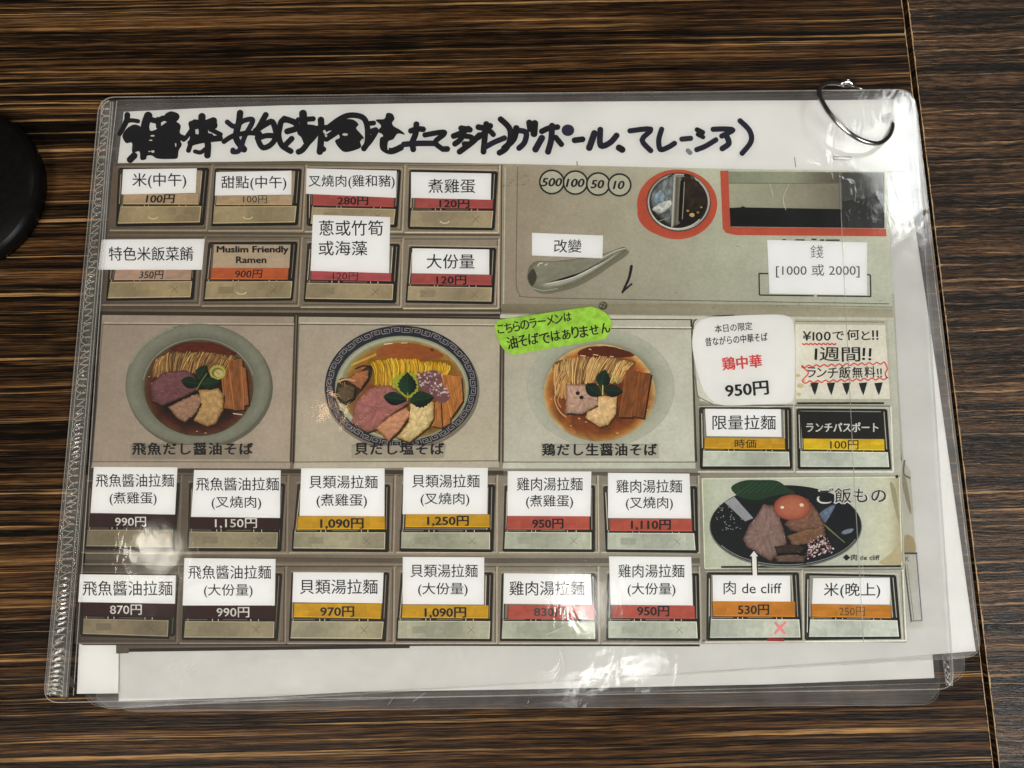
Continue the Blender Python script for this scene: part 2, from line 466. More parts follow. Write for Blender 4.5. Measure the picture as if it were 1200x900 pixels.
# ================================================================== BLACK BOWL at the left edge
def lathe(name, prof, c, mat, parent, n=96):
    me = bpy.data.meshes.new(name); v = []; f = []; m = len(prof)
    for i in range(n):
        a = 2*PI*i/n
        v += [(c[0]+r*math.cos(a), c[1]+r*math.sin(a), c[2]+z) for r, z in prof]
    for i in range(n):
        j = (i+1) % n
        for k in range(m-1):
            f.append((i*m+k, j*m+k, j*m+k+1, i*m+k+1))
    me.from_pydata(v, [], f); me.materials.append(mat)
    for p in me.polygons: p.use_smooth = True
    return link(name, me, parent)
bc = P(-54, 219, .006); R = .0308
bowl = root('black_lid', (bc[0], bc[1], 0))
tag(bowl, 'round black lid on the table, cut off by the left edge of the picture', 'lid')
lathe('rim', [(R*.93, .0002), (R*.98, .0006), (R, .003), (R, .006), (R*.985, .0068), (R*.95, .0078)], (bc[0], bc[1], 0), GLAZE, bowl)
lathe('dome', [(R*.95, .0078), (R*.90, .0088), (R*.75, .0104), (R*.5, .0118), (R*.25, .0125), (.0001, .0127)], (bc[0], bc[1], 0), GLAZE, bowl)

# ================================================================== LAMINATED SHEETS
def rounded(q, r, n=6):
    """quad with rounded corners in photograph px"""
    out = []
    for i in range(4):
        p0, p1, p2 = q[i-1], q[i], q[(i+1) % 4]
        def toward(a, b, d):
            L = math.hypot(b[0]-a[0], b[1]-a[1]); return (a[0]+(b[0]-a[0])*d/L, a[1]+(b[1]-a[1])*d/L)
        a, c = toward(p1, p0, r), toward(p1, p2, r)
        for k in range(n+1):
            t = k/n
            out.append(tuple((1-t)**2*a[j]+2*t*(1-t)*p1[j]+t*t*c[j] for j in (0, 1)))
    return out
def film(name, q, r, z, mat, parent, wave=0):
    """sheet of film, gridded, gently waving; q = tl,tr,br,bl in px"""
    nx, ny = 70, 50
    pts = rounded(q, r)
    me = bpy.data.meshes.new(name)
    def at(u, v):
        a = mixc(q[0], q[1], u); b = mixc(q[3], q[2], u); return mixc(a, b, v)
    W = math.hypot(q[1][0]-q[0][0], q[1][1]-q[0][1]); Hh = math.hypot(q[3][0]-q[0][0], q[3][1]-q[0][1])
    v = []
    for j in range(ny+1):
        for i in range(nx+1):
            u, w_ = i/nx, j/ny
            # round the corners by pulling the outer vertices in
            du = min(u, 1-u)*W; dv = min(w_, 1-w_)*Hh
            if du < r and dv < r:
                ex, ey = r-du, r-dv; mx_ = max(ex, ey); L = math.hypot(ex, ey)
                if L > 1e-6:
                    k = mx_/L; du2, dv2 = r-ex*k, r-ey*k
                    u2 = du2/W if u < .5 else 1-du2/W; w2 = dv2/Hh if w_ < .5 else 1-dv2/Hh
                else: u2, w2 = u, w_
            else: u2, w2 = u, w_
            x, y = at(u2, w2)
            zz = z+wave*(math.sin(x*.017+y*.006)+.6*math.sin(y*.023-x*.009+1)+.5*math.sin(x*.05+y*.031))
            v.append(P(x, y, zz))
    f = [(j*(nx+1)+i, (j+1)*(nx+1)+i, (j+1)*(nx+1)+i+1, j*(nx+1)+i+1) for j in range(ny) for i in range(nx)]
    me.from_pydata(v, [], f); me.materials.append(mat)
    for p in me.polygons: p.use_smooth = True
    return link(name, me, parent)
def rim(q, r, z, wpx, parent, mat=None):
    """raised cut edge of the pouch"""
    o_ = rounded(q, r, 8); cx = sum(p[0] for p in o_)/len(o_); cy = sum(p[1] for p in o_)/len(o_)
    q2 = []
    tl, tr, br, bl = q
    q2 = [(tl[0]+wpx, tl[1]+wpx), (tr[0]-wpx, tr[1]+wpx), (br[0]-wpx, br[1]-wpx), (bl[0]+wpx, bl[1]-wpx)]
    i_ = rounded(q2, max(1, r-wpx), 8); n = len(o_)
    me = bpy.data.meshes.new('film_edge')
    v = [P(x, y, z-.00012) for x, y in o_]+[P(*[(a+b)/2 for a, b in zip(s, t)], z+.00012) for s, t in zip(o_, i_)]+[P(x, y, z-.00012) for x, y in i_]
    f = []
    for k in range(n):
        j = (k+1) % n
        f += [(k, k+n, j+n, j), (k+n, k+2*n, j+2*n, j+n)]
    me.from_pydata(v, [], f); me.materials.append(mat or EDGE)
    return link('film_edge', me, parent)
def seal(pts_l, pts_r, z, parent, seed=0):
    """crimped strip: real ridges pressed into the film along the edge"""
    r = random.Random(seed); L = math.hypot(pts_l[1][0]-pts_l[0][0], pts_l[1][1]-pts_l[0][1])
    ny, nx = max(30, int(L*1.3)), 18
    me = bpy.data.meshes.new('crimped_seal'); v = []; f = []; ph = 0
    for j in range(ny+1):
        t = j/ny; a = mixc(pts_l[0], pts_l[1], t); b = mixc(pts_r[0], pts_r[1], t)
        ph += (.62+.30*math.sin(j*.05+seed)+r.uniform(-.2, .2))
        for i in range(nx+1):
            u = i/nx; x, y = mixc(a, b, u)
            env = math.exp(-((u-.42)/.24)**4)
            zz = z+.00011*env*math.sin(ph+2.2*math.sin(u*6+j*.02))+.00005*math.cos(u*2*PI*3)
            v.append(P(x, y, zz))
    f = [(j*(nx+1)+i, (j+1)*(nx+1)+i, (j+1)*(nx+1)+i+1, j*(nx+1)+i+1) for j in range(ny) for i in range(nx)]
    me.from_pydata(v, [], f); me.materials.append(SEAL)
    for p in me.polygons: p.use_smooth = True
    so = link('crimped_seal', me, parent)
    # the knurled scribble pressed along it, ridge reflections painted in as pale lines
    A = Art(z+.00014, 1e-7); c = []
    n = int(L/1.1)
    for k in range(n):
        t = k/n; a = mixc(pts_l[0], pts_l[1], t); b = mixc(pts_r[0], pts_r[1], t)
        u = .42+.24*math.sin(k*.85+.9*math.sin(k*.13))+r.uniform(-.04, .04); x, y = mixc(a, b, u)
        c.append((x, y+2.6*math.cos(k*.85*1.0+1)+r.uniform(-.5, .5)))
    A.line(c, .75, (200, 195, 180), 2, cap=False)
    for u in (.12, .74, .9):
        A.line([mixc(pts_l[0], pts_r[0], u), mixc(pts_l[1], pts_r[1], u)], .6, (200, 195, 180), cap=False)
    A.build('crimp_glint', so, PALELINE)
    return so

def sheet_root(name, z, label, px=(600, 460)):
    o = root(name, P(*px, z)); tag(o, label, 'laminated sheet' if name != 'laminated_menu' else 'menu'); return o

# back sheet: only its clear rim shows
Q4 = [(136, 128), (1060, 112), (1103, 826), (134, 834)]
s4 = sheet_root('laminated_sheet', .0002, 'lowest clear laminated sheet whose bare rounded film corner sticks out furthest at bottom right')
film('film', Q4, 26, .0003, FILM3, s4); rim(Q4, 26, .0003, .8, s4)
# third sheet, white paper shows along the bottom
Q3 = [(126, 122), (1068, 108), (1133, 800), (98, 829)]
s3 = sheet_root('laminated_sheet', .0004, 'laminated sheet under the menu showing a narrow second strip of white paper along the bottom')
slab('paper', [(150, 140), (1040, 125), (1095, 794.5), (900, 802), (600, 808), (330, 812), (150, 818)], .00045, .0001, PAPER, s3)
film('film', Q3, 26, .0007, FILM3, s3); rim(Q3, 26, .0007, .8, s3)
Q3b = [(120, 118), (1070, 106), (1119, 806), (66, 825)]
seal([(1102, 764), (1108, 803)], [(1116, 764), (1117, 804)], .0008, s3, 5)
# second sheet, wide white margin right and below
Q2 = [(122, 117), (1072, 104), (1151, 770), (112, 832)]
s2 = sheet_root('laminated_sheet', .0008, 'sheet right behind the menu with wide blank white paper margin at right and bottom')
slab('paper', [(146, 134), (1050, 116), (1097, 430), (1143.5, 763), (1000, 774), (800, 788.5), (600, 801), (330, 815.5), (139, 822)], .00085, .0001, PAPER, s2)
A = Art(.00098)
A.poly([(1030, 330), (1048, 345), (1053, 450), (1059, 540), (1067, 552), (1073, 640), (1079, 720), (1082, 736), (1040, 738)], None,
       [(186, 188, 176), (196, 196, 184), (192, 192, 180), (190, 190, 178), (190, 190, 176), (196, 194, 180), (205, 206, 200), (208, 208, 203), (200, 200, 190)])
A.poly([(1046, 414), (1048.5, 414), (1050, 433), (1047, 434)], (215, 110, 100))
A.poly([(1048, 464), (1049.5, 464), (1057, 540), (1054, 539)], (60, 66, 64))
A.line([(1060, 540), (1059, 555), (1066, 560)], 2.2, (95, 92, 80), 4)
A.poly(smooth([(1056, 557), (1062, 562), (1068, 600), (1065, 598), (1060, 580)], 4, True), (150, 142, 112))
A.poly(smooth([(1060, 628), (1070, 630), (1073, 646), (1060, 648)], 4, True), (172, 158, 118))
A.line([(1059, 648.5), (1074, 648.5)], 2.4, (40, 40, 38))
A.line([(1060, 661), (1068, 728)], 1.8, (52, 58, 56)); A.line([(1063, 661), (1071, 727)], 1, (150, 150, 140))
A.line([(1074, 650), (1080.5, 727)], 1.2, (80, 80, 130)); A.line([(1066, 728), (1081, 727)], 1.2, (120, 120, 120))
A.build('second_print', s2)
text('K', 1063.5, 655, 5, 6, .00105, GREYINK, s2, bold=0)
film('film', Q2, 22, .0012, FILM2, s2); rim(Q2, 22, .0012, 1.1, s2)

# ================================================================== THE MENU
Q1 = [(116, 113), (1072, 104), (1119, 808), (50, 824)]
menu = sheet_root('laminated_menu', .0013, 'laminated ramen ticket machine menu with white name labels and three bowl photos')
slab('paper_margin', [(93, 745), (139.3, 745), (138.7, 812.5), (90, 813)], .0013, .0001, PAPER, menu)
ZB = .0015
# -- the photograph of the machine: its plates
def plate(x, y):
    t = (y-200)/550
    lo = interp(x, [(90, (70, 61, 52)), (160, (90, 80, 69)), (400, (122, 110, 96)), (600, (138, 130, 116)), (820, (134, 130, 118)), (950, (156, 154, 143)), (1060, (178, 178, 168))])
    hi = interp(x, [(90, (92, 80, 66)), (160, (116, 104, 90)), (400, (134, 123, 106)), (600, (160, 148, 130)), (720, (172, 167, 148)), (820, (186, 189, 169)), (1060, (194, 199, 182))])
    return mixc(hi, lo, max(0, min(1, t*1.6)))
A = Art(ZB)
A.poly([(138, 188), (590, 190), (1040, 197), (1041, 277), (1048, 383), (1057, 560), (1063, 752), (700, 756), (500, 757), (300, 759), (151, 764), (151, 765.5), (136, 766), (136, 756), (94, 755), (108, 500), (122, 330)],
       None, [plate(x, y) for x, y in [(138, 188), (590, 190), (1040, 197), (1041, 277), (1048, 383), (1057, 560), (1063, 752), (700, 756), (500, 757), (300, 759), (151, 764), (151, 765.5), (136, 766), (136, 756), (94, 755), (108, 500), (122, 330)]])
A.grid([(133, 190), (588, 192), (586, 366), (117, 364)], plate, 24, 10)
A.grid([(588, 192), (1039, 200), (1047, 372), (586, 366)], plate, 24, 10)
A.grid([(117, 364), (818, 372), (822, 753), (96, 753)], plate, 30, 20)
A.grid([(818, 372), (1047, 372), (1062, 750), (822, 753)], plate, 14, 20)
# shadows and edges the print itself carries
for x0, y0, x1, y1, w_, c in ((140, 190, 590, 190.5, 3.2, (96, 92, 68)), (120, 360, 588, 363.5, 4, (84, 74, 58)), (117, 366.5, 586, 369.5, 3.4, (58, 48, 36)),
                              (126, 272.5, 586, 275.5, 2.6, (88, 82, 66)), (106, 551, 590, 554, 5, (62, 55, 46)), (590, 554, 820, 556, 4, (84, 80, 72)),
                              (100, 653, 460, 657, 5.5, (92, 82, 70)), (460, 657, 820, 657, 6, (96, 88, 78)), (100, 648.5, 820, 650, 1.4, (150, 142, 126)),
                              (98, 661, 820, 662, 1.2, (140, 130, 114)), (96, 755, 820, 756.5, 2, (36, 30, 26)), (820, 750.5, 1062, 752, 1.4, (70, 70, 64)),
                              (151, 762, 480, 757.5, 4, (40, 34, 30))):
    A.line([(x0, y0), (x1, y1)], w_, c, cap=False)
A.line([(588, 193), (586.5, 372)], 1.3, (66, 60, 50)); A.line([(592, 196), (590, 366)], 1.2, (190, 190, 172))
A.line([(106.5, 372), (100, 540)], 5, (52, 44, 36)); A.line([(99, 560), (90.5, 752)], 6, (56, 48, 40))
A.build('machine_print', menu)
Z1 = ZB+.00006

# -- header paper with marker writing
hd = slab('header_paper', [(145, 131), (240, 126.5), (330, 123.5), (520, 120.5), (760, 118.5), (1046, 117), (1062, 201), (820, 197), (600, 192), (350, 188.5), (138, 191)], ZB+.00001, .00014, PAPER, menu)
# punched hole in the corner
A = Art(ZB+.0002)
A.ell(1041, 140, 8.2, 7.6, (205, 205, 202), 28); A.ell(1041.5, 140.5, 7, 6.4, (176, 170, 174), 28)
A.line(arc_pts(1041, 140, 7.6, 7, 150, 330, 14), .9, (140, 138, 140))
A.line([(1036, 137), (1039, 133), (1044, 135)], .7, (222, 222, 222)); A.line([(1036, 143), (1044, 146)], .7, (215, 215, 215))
A.build('punched_hole', menu)
A = Art(ZB+.0002, 8e-7)
BK = (26, 25, 28); NV = (33, 32, 46)
def S(o, k, pts, w, col=BK, n=4, w1=None):
    A.line([(o[0]+x/k, o[1]+y/k) for x, y in pts], w*1.24, col, n if len(pts) > 2 else 0, w1=w1 and w1*1.24)
def B(o, k, pts, col=BK):
    A.poly(smooth([(o[0]+x/k, o[1]+y/k) for x, y in pts], 4, True), col)
o1, k1 = (130, 120), 6
S(o1, k1, [(115, 88), (108, 135), (62, 220)], 5.6, w1=4.6); S(o1, k1, [(98, 140), (140, 126), (190, 132)], 4)
B(o1, k1, [(80, 235), (110, 185), (165, 155), (215, 175), (225, 205), (240, 190), (290, 200), (340, 175), (390, 140), (440, 130), (490, 160), (485, 215), (530, 240), (520, 268), (490, 270), (498, 300), (476, 340), (468, 390), (430, 398), (330, 396), (290, 375), (255, 375), (245, 400), (208, 402), (200, 345), (150, 352), (148, 285), (105, 285)])
S(o1, k1, [(262, 95), (240, 165), (250, 220)], 8); S(o1, k1, [(255, 110), (320, 130), (365, 112)], 5.4); S(o1, k1, [(330, 120), (335, 170)], 5)
S(o1, k1, [(400, 95), (425, 85), (460, 100), (430, 125), (385, 110)], 6); S(o1, k1, [(425, 100), (430, 160)], 9); S(o1, k1, [(162, 375), (135, 402)], 6.4)
S(o1, k1, [(640, 100), (638, 160)], 7); S(o1, k1, [(565, 150), (575, 235), (545, 338)], 5.6, w1=4.6); S(o1, k1, [(590, 145), (660, 150), (720, 130)], 7); S(o1, k1, [(600, 160), (720, 160)], 8)
S(o1, k1, [(575, 180), (530, 245), (510, 262)], 4.2); S(o1, k1, [(640, 150), (650, 240)], 10); S(o1, k1, [(700, 190), (770, 225)], 4.4)
S(o1, k1, [(560, 285), (640, 265), (765, 252)], 6); S(o1, k1, [(672, 250), (682, 300), (678, 372)], 6.2); S(o1, k1, [(592, 345), (630, 352), (660, 330)], 4); S(o1, k1, [(600, 245), (640, 235), (700, 240)], 6)
S(o1, k1, [(908, 75), (900, 140), (880, 250), (935, 330)], 6.2); S(o1, k1, [(818, 138), (870, 170), (930, 130), (990, 118), (990, 150), (940, 240), (905, 335), (860, 348), (858, 335)], 4.8, NV)
S(o1, k1, [(795, 275), (860, 235), (960, 215), (1045, 220)], 4.8)
o2, k2 = (300, 120), 5.4545
S(o2, k2, [(62, 80), (15, 165), (0, 180), (60, 140), (105, 125), (128, 190)], 5.6); S(o2, k2, [(10, 222), (22, 262), (48, 290), (95, 270), (125, 222), (70, 212), (10, 230)], 5.2)
S(o2, k2, [(210, 112), (165, 118), (150, 170), (145, 215), (165, 275), (222, 312)], 5.4); S(o2, k2, [(180, 105), (250, 130), (258, 165), (200, 185)], 5.8); S(o2, k2, [(228, 232), (185, 275)], 5.4)
S(o2, k2, [(300, 72), (308, 200)], 7.4); S(o2, k2, [(270, 112), (365, 105)], 5); B(o2, k2, [(265, 150), (320, 140), (390, 152), (400, 200), (375, 240), (320, 285), (290, 225), (265, 200)])
S(o2, k2, [(345, 240), (300, 300), (272, 316)], 5.6); S(o2, k2, [(415, 112), (418, 200), (408, 315)], 6.2); S(o2, k2, [(420, 290), (432, 300)], 5)
S(o2, k2, [(370, 170), (440, 165), (520, 155)], 6); S(o2, k2, [(450, 230), (510, 190)], 6.5); S(o2, k2, [(450, 170), (530, 110), (600, 82), (680, 95), (710, 150), (712, 250), (690, 295)], 5.4)
B(o2, k2, [(500, 150), (560, 110), (620, 110), (655, 140), (640, 165), (665, 195), (690, 230), (665, 250), (668, 290), (575, 318), (530, 290), (505, 245), (535, 225), (520, 190)])
S(o2, k2, [(690, 290), (730, 245), (765, 190)], 5.2); S(o2, k2, [(725, 135), (752, 132)], 4.6); S(o2, k2, [(720, 190), (765, 175)], 5)
B(o2, k2, [(765, 112), (820, 105), (835, 70), (870, 72), (885, 105), (870, 130), (880, 152), (920, 175), (952, 205), (905, 200), (878, 235), (845, 250), (835, 300), (800, 270), (812, 210), (775, 185), (800, 150)])
S(o2, k2, [(812, 240), (815, 290), (865, 312), (925, 288)], 6.2)
S(o2, k2, [(1025, 140), (1020, 200), (1000, 255), (1005, 300)], 5.6); S(o2, k2, [(990, 182), (1030, 170), (1068, 172)], 5.4); S(o2, k2, [(945, 268), (1040, 262), (1140, 262)], 5.4, NV)
S(o2, k2, [(1080, 208), (1190, 190), (1200, 205), (1145, 255), (1195, 300)], 5); S(o2, k2, [(1208, 298), (1222, 298)], 5.6)
o3 = (480, 120)
S(o3, k2, [(282, 215), (320, 200), (375, 168)], 5.6); S(o3, k2, [(330, 165), (385, 175)], 5.6); S(o3, k2, [(345, 170), (330, 230), (290, 265)], 5.4); S(o3, k2, [(350, 215), (398, 225), (390, 262), (350, 265)], 5)
S(o3, k2, [(445, 210), (400, 255), (320, 315)], 5.6); S(o3, k2, [(440, 158), (490, 165), (515, 150)], 5.6); S(o3, k2, [(490, 138), (480, 230), (472, 315)], 5.6)
S(o3, k2, [(440, 225), (500, 180), (535, 205)], 5); S(o3, k2, [(485, 285), (540, 255), (605, 228)], 5.2, NV); S(o3, k2, [(582, 108), (635, 160), (645, 220), (620, 290), (575, 322)], 5.6)
S(o3, k2, [(655, 190), (700, 180), (745, 195), (735, 255), (700, 292)], 5.4, NV); S(o3, k2, [(682, 165), (665, 235), (605, 292)], 6); S(o3, k2, [(765, 130), (772, 170)], 6); S(o3, k2, [(800, 135), (795, 200)], 6.6)
S(o3, k2, [(845, 185), (890, 165), (945, 158)], 5.4); S(o3, k2, [(910, 150), (905, 240), (885, 315)], 5.8, NV); S(o3, k2, [(845, 228), (805, 300)], 6.2, NV); S(o3, k2, [(935, 225), (970, 268)], 5.2)
A.ell(o3[0]+1012/k2, o3[1]+178/k2, 7.4, 6.8, (46, 43, 66), 24); S(o3, k2, [(1055, 242), (1105, 236)], 5.6)
o4 = (680, 120)
S(o4, k2, [(90, 198), (58, 290)], 6.2, NV); S(o4, k2, [(128, 175), (130, 275), (190, 258), (232, 212)], 5.6, NV); S(o4, k2, [(248, 290), (268, 302)], 6.2)
S(o4, k2, [(318, 182), (450, 172), (395, 240), (450, 308)], 5, NV); S(o4, k2, [(520, 172), (502, 240), (512, 300), (560, 288), (602, 262)], 5, NV); S(o4, k2, [(650, 235), (705, 230)], 5, (44, 42, 50))
S(o4, k2, [(748, 175), (782, 192)], 4.8); S(o4, k2, [(752, 205), (785, 222)], 4.2); S(o4, k2, [(745, 302), (800, 280), (866, 240)], 5, NV); S(o4, k2, [(688, 308), (702, 322)], 4.2, (120, 120, 128))
S(o4, k2, [(850, 172), (920, 170), (975, 178), (905, 215)], 5, NV); S(o4, k2, [(935, 215), (950, 262), (908, 295)], 5.4, NV); S(o4, k2, [(1022, 118), (1082, 180), (1092, 250), (1035, 325)], 5, NV)
for (ox, oy), kk, gx, gy, ga, gb in ((o1, k1, 292, 234, 16, 6), (o1, k1, 280, 266, 12, 4), (o1, k1, 294, 345, 13, 9), (o1, k1, 270, 345, 8, 4), (o1, k1, 455, 300, 4, 14), (o2, k2, 570, 205, 19, 8), (o2, k2, 438, 186, 9, 11), (o2, k2, 448, 215, 8, 7), (o2, k2, 682, 243, 8, 12), (o1, k1, 610, 205, 7, 20), (o2, k2, 845, 285, 5, 20)):
    A.poly(smooth(jitter(arc_pts(ox+gx/kk, oy+gy/kk, ga/kk, gb/kk, n=7), .25, int(gx)), 3, True), (206, 204, 194))
A.build('marker_writing', hd)
for x in (684, 931):    # small fold ticks on the paper
    pass

# -- ticket buttons
RED = (158, 76, 72); ORG = (176, 92, 54); BRN = (48, 26, 24); YEL = (186, 144, 30); REDO = (166, 80, 66); OCH = (180, 117, 38); YEL2 = (206, 174, 34)
def lum(c, k): return tuple(max(0, min(255, v*k)) for v in c)
def button(cell, fr, band, tray, bcol, price, pbox, pink='black', style='sans', window=None, x_mark=True, shine=False, label=None, pbold=.018):
    cx = sum(p[0] for p in cell)/4; cy = sum(p[1] for p in cell)/4
    A = Art(Z1)
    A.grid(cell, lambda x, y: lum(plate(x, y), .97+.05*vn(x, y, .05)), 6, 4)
    bz = plate(cx, cy)
    (a, b, c, d) = cell
    # bezel edges: light lower and right arris, darker upper
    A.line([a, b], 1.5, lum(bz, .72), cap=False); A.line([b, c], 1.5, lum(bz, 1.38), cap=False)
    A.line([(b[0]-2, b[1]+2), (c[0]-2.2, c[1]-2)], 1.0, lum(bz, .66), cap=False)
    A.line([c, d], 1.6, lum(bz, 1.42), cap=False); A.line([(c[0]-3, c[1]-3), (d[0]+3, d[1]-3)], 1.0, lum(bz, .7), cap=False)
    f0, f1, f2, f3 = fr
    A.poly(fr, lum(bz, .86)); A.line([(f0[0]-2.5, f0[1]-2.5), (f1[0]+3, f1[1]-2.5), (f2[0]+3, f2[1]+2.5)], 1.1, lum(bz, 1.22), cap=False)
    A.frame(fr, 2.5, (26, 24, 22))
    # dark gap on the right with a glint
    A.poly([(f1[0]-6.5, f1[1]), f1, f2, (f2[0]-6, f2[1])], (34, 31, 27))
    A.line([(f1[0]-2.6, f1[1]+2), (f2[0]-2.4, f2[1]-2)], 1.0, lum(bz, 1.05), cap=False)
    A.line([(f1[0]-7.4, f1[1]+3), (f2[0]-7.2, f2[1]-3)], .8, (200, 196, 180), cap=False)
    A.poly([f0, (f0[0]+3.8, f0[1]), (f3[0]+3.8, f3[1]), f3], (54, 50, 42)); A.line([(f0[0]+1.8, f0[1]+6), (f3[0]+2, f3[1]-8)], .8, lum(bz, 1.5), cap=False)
    if window: A.poly(window[0], window[1])
    bt = A.build('ticket_button', menu)
    if label: tag(bt, label)
    z2 = A.z+4e-6
    # tray
    T = Art(z2)
    tc = interp(cx, [(100, (120, 109, 88)), (240, (136, 126, 102)), (400, (152, 146, 124)), (600, (164, 168, 152)), (1050, (186, 192, 184))]) if cy > 400 else interp(cx, [(150, (152, 137, 106)), (600, (156, 144, 118))])
    r = random.Random(int(cx*7+cy))
    t0, t1, t2, t3 = tray
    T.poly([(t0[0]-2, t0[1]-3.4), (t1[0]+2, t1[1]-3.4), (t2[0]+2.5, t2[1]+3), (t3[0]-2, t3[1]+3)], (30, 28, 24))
    def tf(x, y):
        u = (x-t0[0])/(t1[0]-t0[0])
        return lum(tc, 1.0+.07*math.sin(u*6+cx)+r.uniform(-.05, .05))
    T.grid(tray, tf, 10, 2)
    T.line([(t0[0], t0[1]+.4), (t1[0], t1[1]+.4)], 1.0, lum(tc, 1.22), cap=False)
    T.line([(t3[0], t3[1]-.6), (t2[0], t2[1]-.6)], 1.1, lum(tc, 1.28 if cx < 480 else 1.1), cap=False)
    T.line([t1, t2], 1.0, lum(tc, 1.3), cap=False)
    # hooks of the cover along the upper lip
    for u in (.02, .30, .36, .74, .82):
        xx, yy = mixc(t0, t1, u+r.uniform(-.015, .015))
        T.line([(xx, yy-3), (xx, yy-.6)], .9, (206, 200, 180), cap=False)
    for u in ((.0, .25), (.42, .70)):
        p_, q_ = mixc(t0, t1, u[0]), mixc(t0, t1, u[1])
        T.line([(p_[0], p_[1]-2.0), (q_[0], q_[1]-2.0)], 1.0, lum(tc, .72), cap=False)
    if x_mark:
        mx_, my_ = mixc(mixc(t0, t1, .8), mixc(t3, t2, .8), .5); s_ = 4
        T.line([(mx_-s_, my_-s_), (mx_+s_, my_+s_)], .7, lum(tc, .76), cap=False); T.line([(mx_+s_, my_-s_), (mx_-s_, my_+s_)], .7, lum(tc, .76), cap=False)
        bx_, by_ = mixc(mixc(t0, t1, .24), mixc(t3, t2, .24), .5)
        T.poly([(bx_-9, by_-4), (bx_+9, by_-4), (bx_+9, by_+4), (bx_-9, by_+4)], lum(tc, .92))
    if shine:
        mx_, my_ = mixc(mixc(t0, t1, .42), mixc(t3, t2, .42), .5)
        T.line(arc_pts(mx_, my_+1, 6, 4, 20, 160, 8), 1.4, (205, 196, 160))
    T.build('price_tray', bt)
    # price band
    Bd = Art(T.z+2e-6)
    b0, b1, b2, b3 = band
    Bd.poly([(b0[0]-.8, b0[1]), (b1[0]+.8, b1[1]), (b2[0]+.8, b2[1]+.9), (b3[0]-.8, b3[1]+.9)], lum(bcol, .45))
    Bd.grid(band, lambda x, y: lum(bcol, 1+r.uniform(-.07, .07)), 6, 2)
    Bd.line([(b3[0], b3[1]-.5), (b2[0], b2[1]-.5)], .8, lum(bcol, 1.2), cap=False)
    Bd.build('price_band', bt)
    m = {'black': BLACK, 'white': WHITEINK, 'grey': GREYINK}[pink]
    px, py, pw, ph = pbox; ph *= 1.08
    text(price, px, py, pw, ph, Bd.z+3e-6, m, bt, name='price_text', bold=pbold, shear=.12 if style == 'ital' else 0)

def q4(*v): return [(v[0], v[1]), (v[2], v[3]), (v[4], v[5]), (v[6], v[7])]
def cellrow(xt, yt, xb, yb, i, yt2=None):
    return [(xt[i]+1.2, yt), (xt[i+1]-1.2, yt), (xb[i+1]-1.2, yb), (xb[i]+1.2, yb)]
TAN = (168, 146, 116); TAN2 = (166, 140, 122)
At, Ab = [132, 250, 360, 476, 587], [127.5, 243, 356, 473, 585]
Bt, Bb = [124.5, 241, 355, 473.5, 586], [118, 235, 351, 471, 585]
WIN = (158, 142, 118)
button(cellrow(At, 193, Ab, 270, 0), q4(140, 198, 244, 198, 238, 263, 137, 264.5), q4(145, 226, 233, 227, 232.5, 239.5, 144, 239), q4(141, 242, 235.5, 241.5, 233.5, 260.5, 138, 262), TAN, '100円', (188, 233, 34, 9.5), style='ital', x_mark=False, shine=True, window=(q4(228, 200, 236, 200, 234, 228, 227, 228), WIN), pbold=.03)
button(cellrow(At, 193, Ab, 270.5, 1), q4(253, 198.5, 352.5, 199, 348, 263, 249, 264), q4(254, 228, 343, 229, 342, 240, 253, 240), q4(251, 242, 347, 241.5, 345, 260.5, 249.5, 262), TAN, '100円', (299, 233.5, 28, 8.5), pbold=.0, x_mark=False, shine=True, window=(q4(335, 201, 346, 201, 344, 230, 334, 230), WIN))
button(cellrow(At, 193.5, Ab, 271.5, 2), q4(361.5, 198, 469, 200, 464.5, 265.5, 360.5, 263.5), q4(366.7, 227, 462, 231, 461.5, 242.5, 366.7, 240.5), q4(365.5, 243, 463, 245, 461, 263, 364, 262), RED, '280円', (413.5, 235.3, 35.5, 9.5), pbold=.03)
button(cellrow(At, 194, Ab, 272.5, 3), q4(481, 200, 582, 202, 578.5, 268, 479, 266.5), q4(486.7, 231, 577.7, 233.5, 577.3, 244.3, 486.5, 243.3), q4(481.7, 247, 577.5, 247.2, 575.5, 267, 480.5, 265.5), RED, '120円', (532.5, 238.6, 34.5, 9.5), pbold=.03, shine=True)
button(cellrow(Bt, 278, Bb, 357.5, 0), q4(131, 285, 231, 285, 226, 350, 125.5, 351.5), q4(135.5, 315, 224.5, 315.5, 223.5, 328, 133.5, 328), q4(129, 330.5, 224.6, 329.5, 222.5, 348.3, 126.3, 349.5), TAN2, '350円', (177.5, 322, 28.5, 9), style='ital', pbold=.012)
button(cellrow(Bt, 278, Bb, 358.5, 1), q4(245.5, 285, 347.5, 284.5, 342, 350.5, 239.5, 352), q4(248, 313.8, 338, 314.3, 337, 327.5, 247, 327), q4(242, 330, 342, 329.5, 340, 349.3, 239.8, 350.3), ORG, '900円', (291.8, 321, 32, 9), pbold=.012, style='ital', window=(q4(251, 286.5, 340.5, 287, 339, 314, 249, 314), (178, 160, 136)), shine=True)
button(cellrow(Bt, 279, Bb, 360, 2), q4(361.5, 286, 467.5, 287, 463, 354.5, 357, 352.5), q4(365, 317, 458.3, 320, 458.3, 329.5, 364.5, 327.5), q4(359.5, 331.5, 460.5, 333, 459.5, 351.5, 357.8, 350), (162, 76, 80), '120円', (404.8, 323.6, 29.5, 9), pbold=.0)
button(cellrow(Bt, 280, Bb, 361.5, 3), q4(481, 290, 580.5, 291.7, 577.5, 355.5, 476.5, 353.5), q4(482.3, 320.7, 576, 322.3, 576, 334, 481.7, 332.7), q4(478.5, 335.5, 576, 337, 575, 353.5, 477.3, 351.8), RED, '120円', (529, 328.2, 34.5, 9.5), pbold=.03)
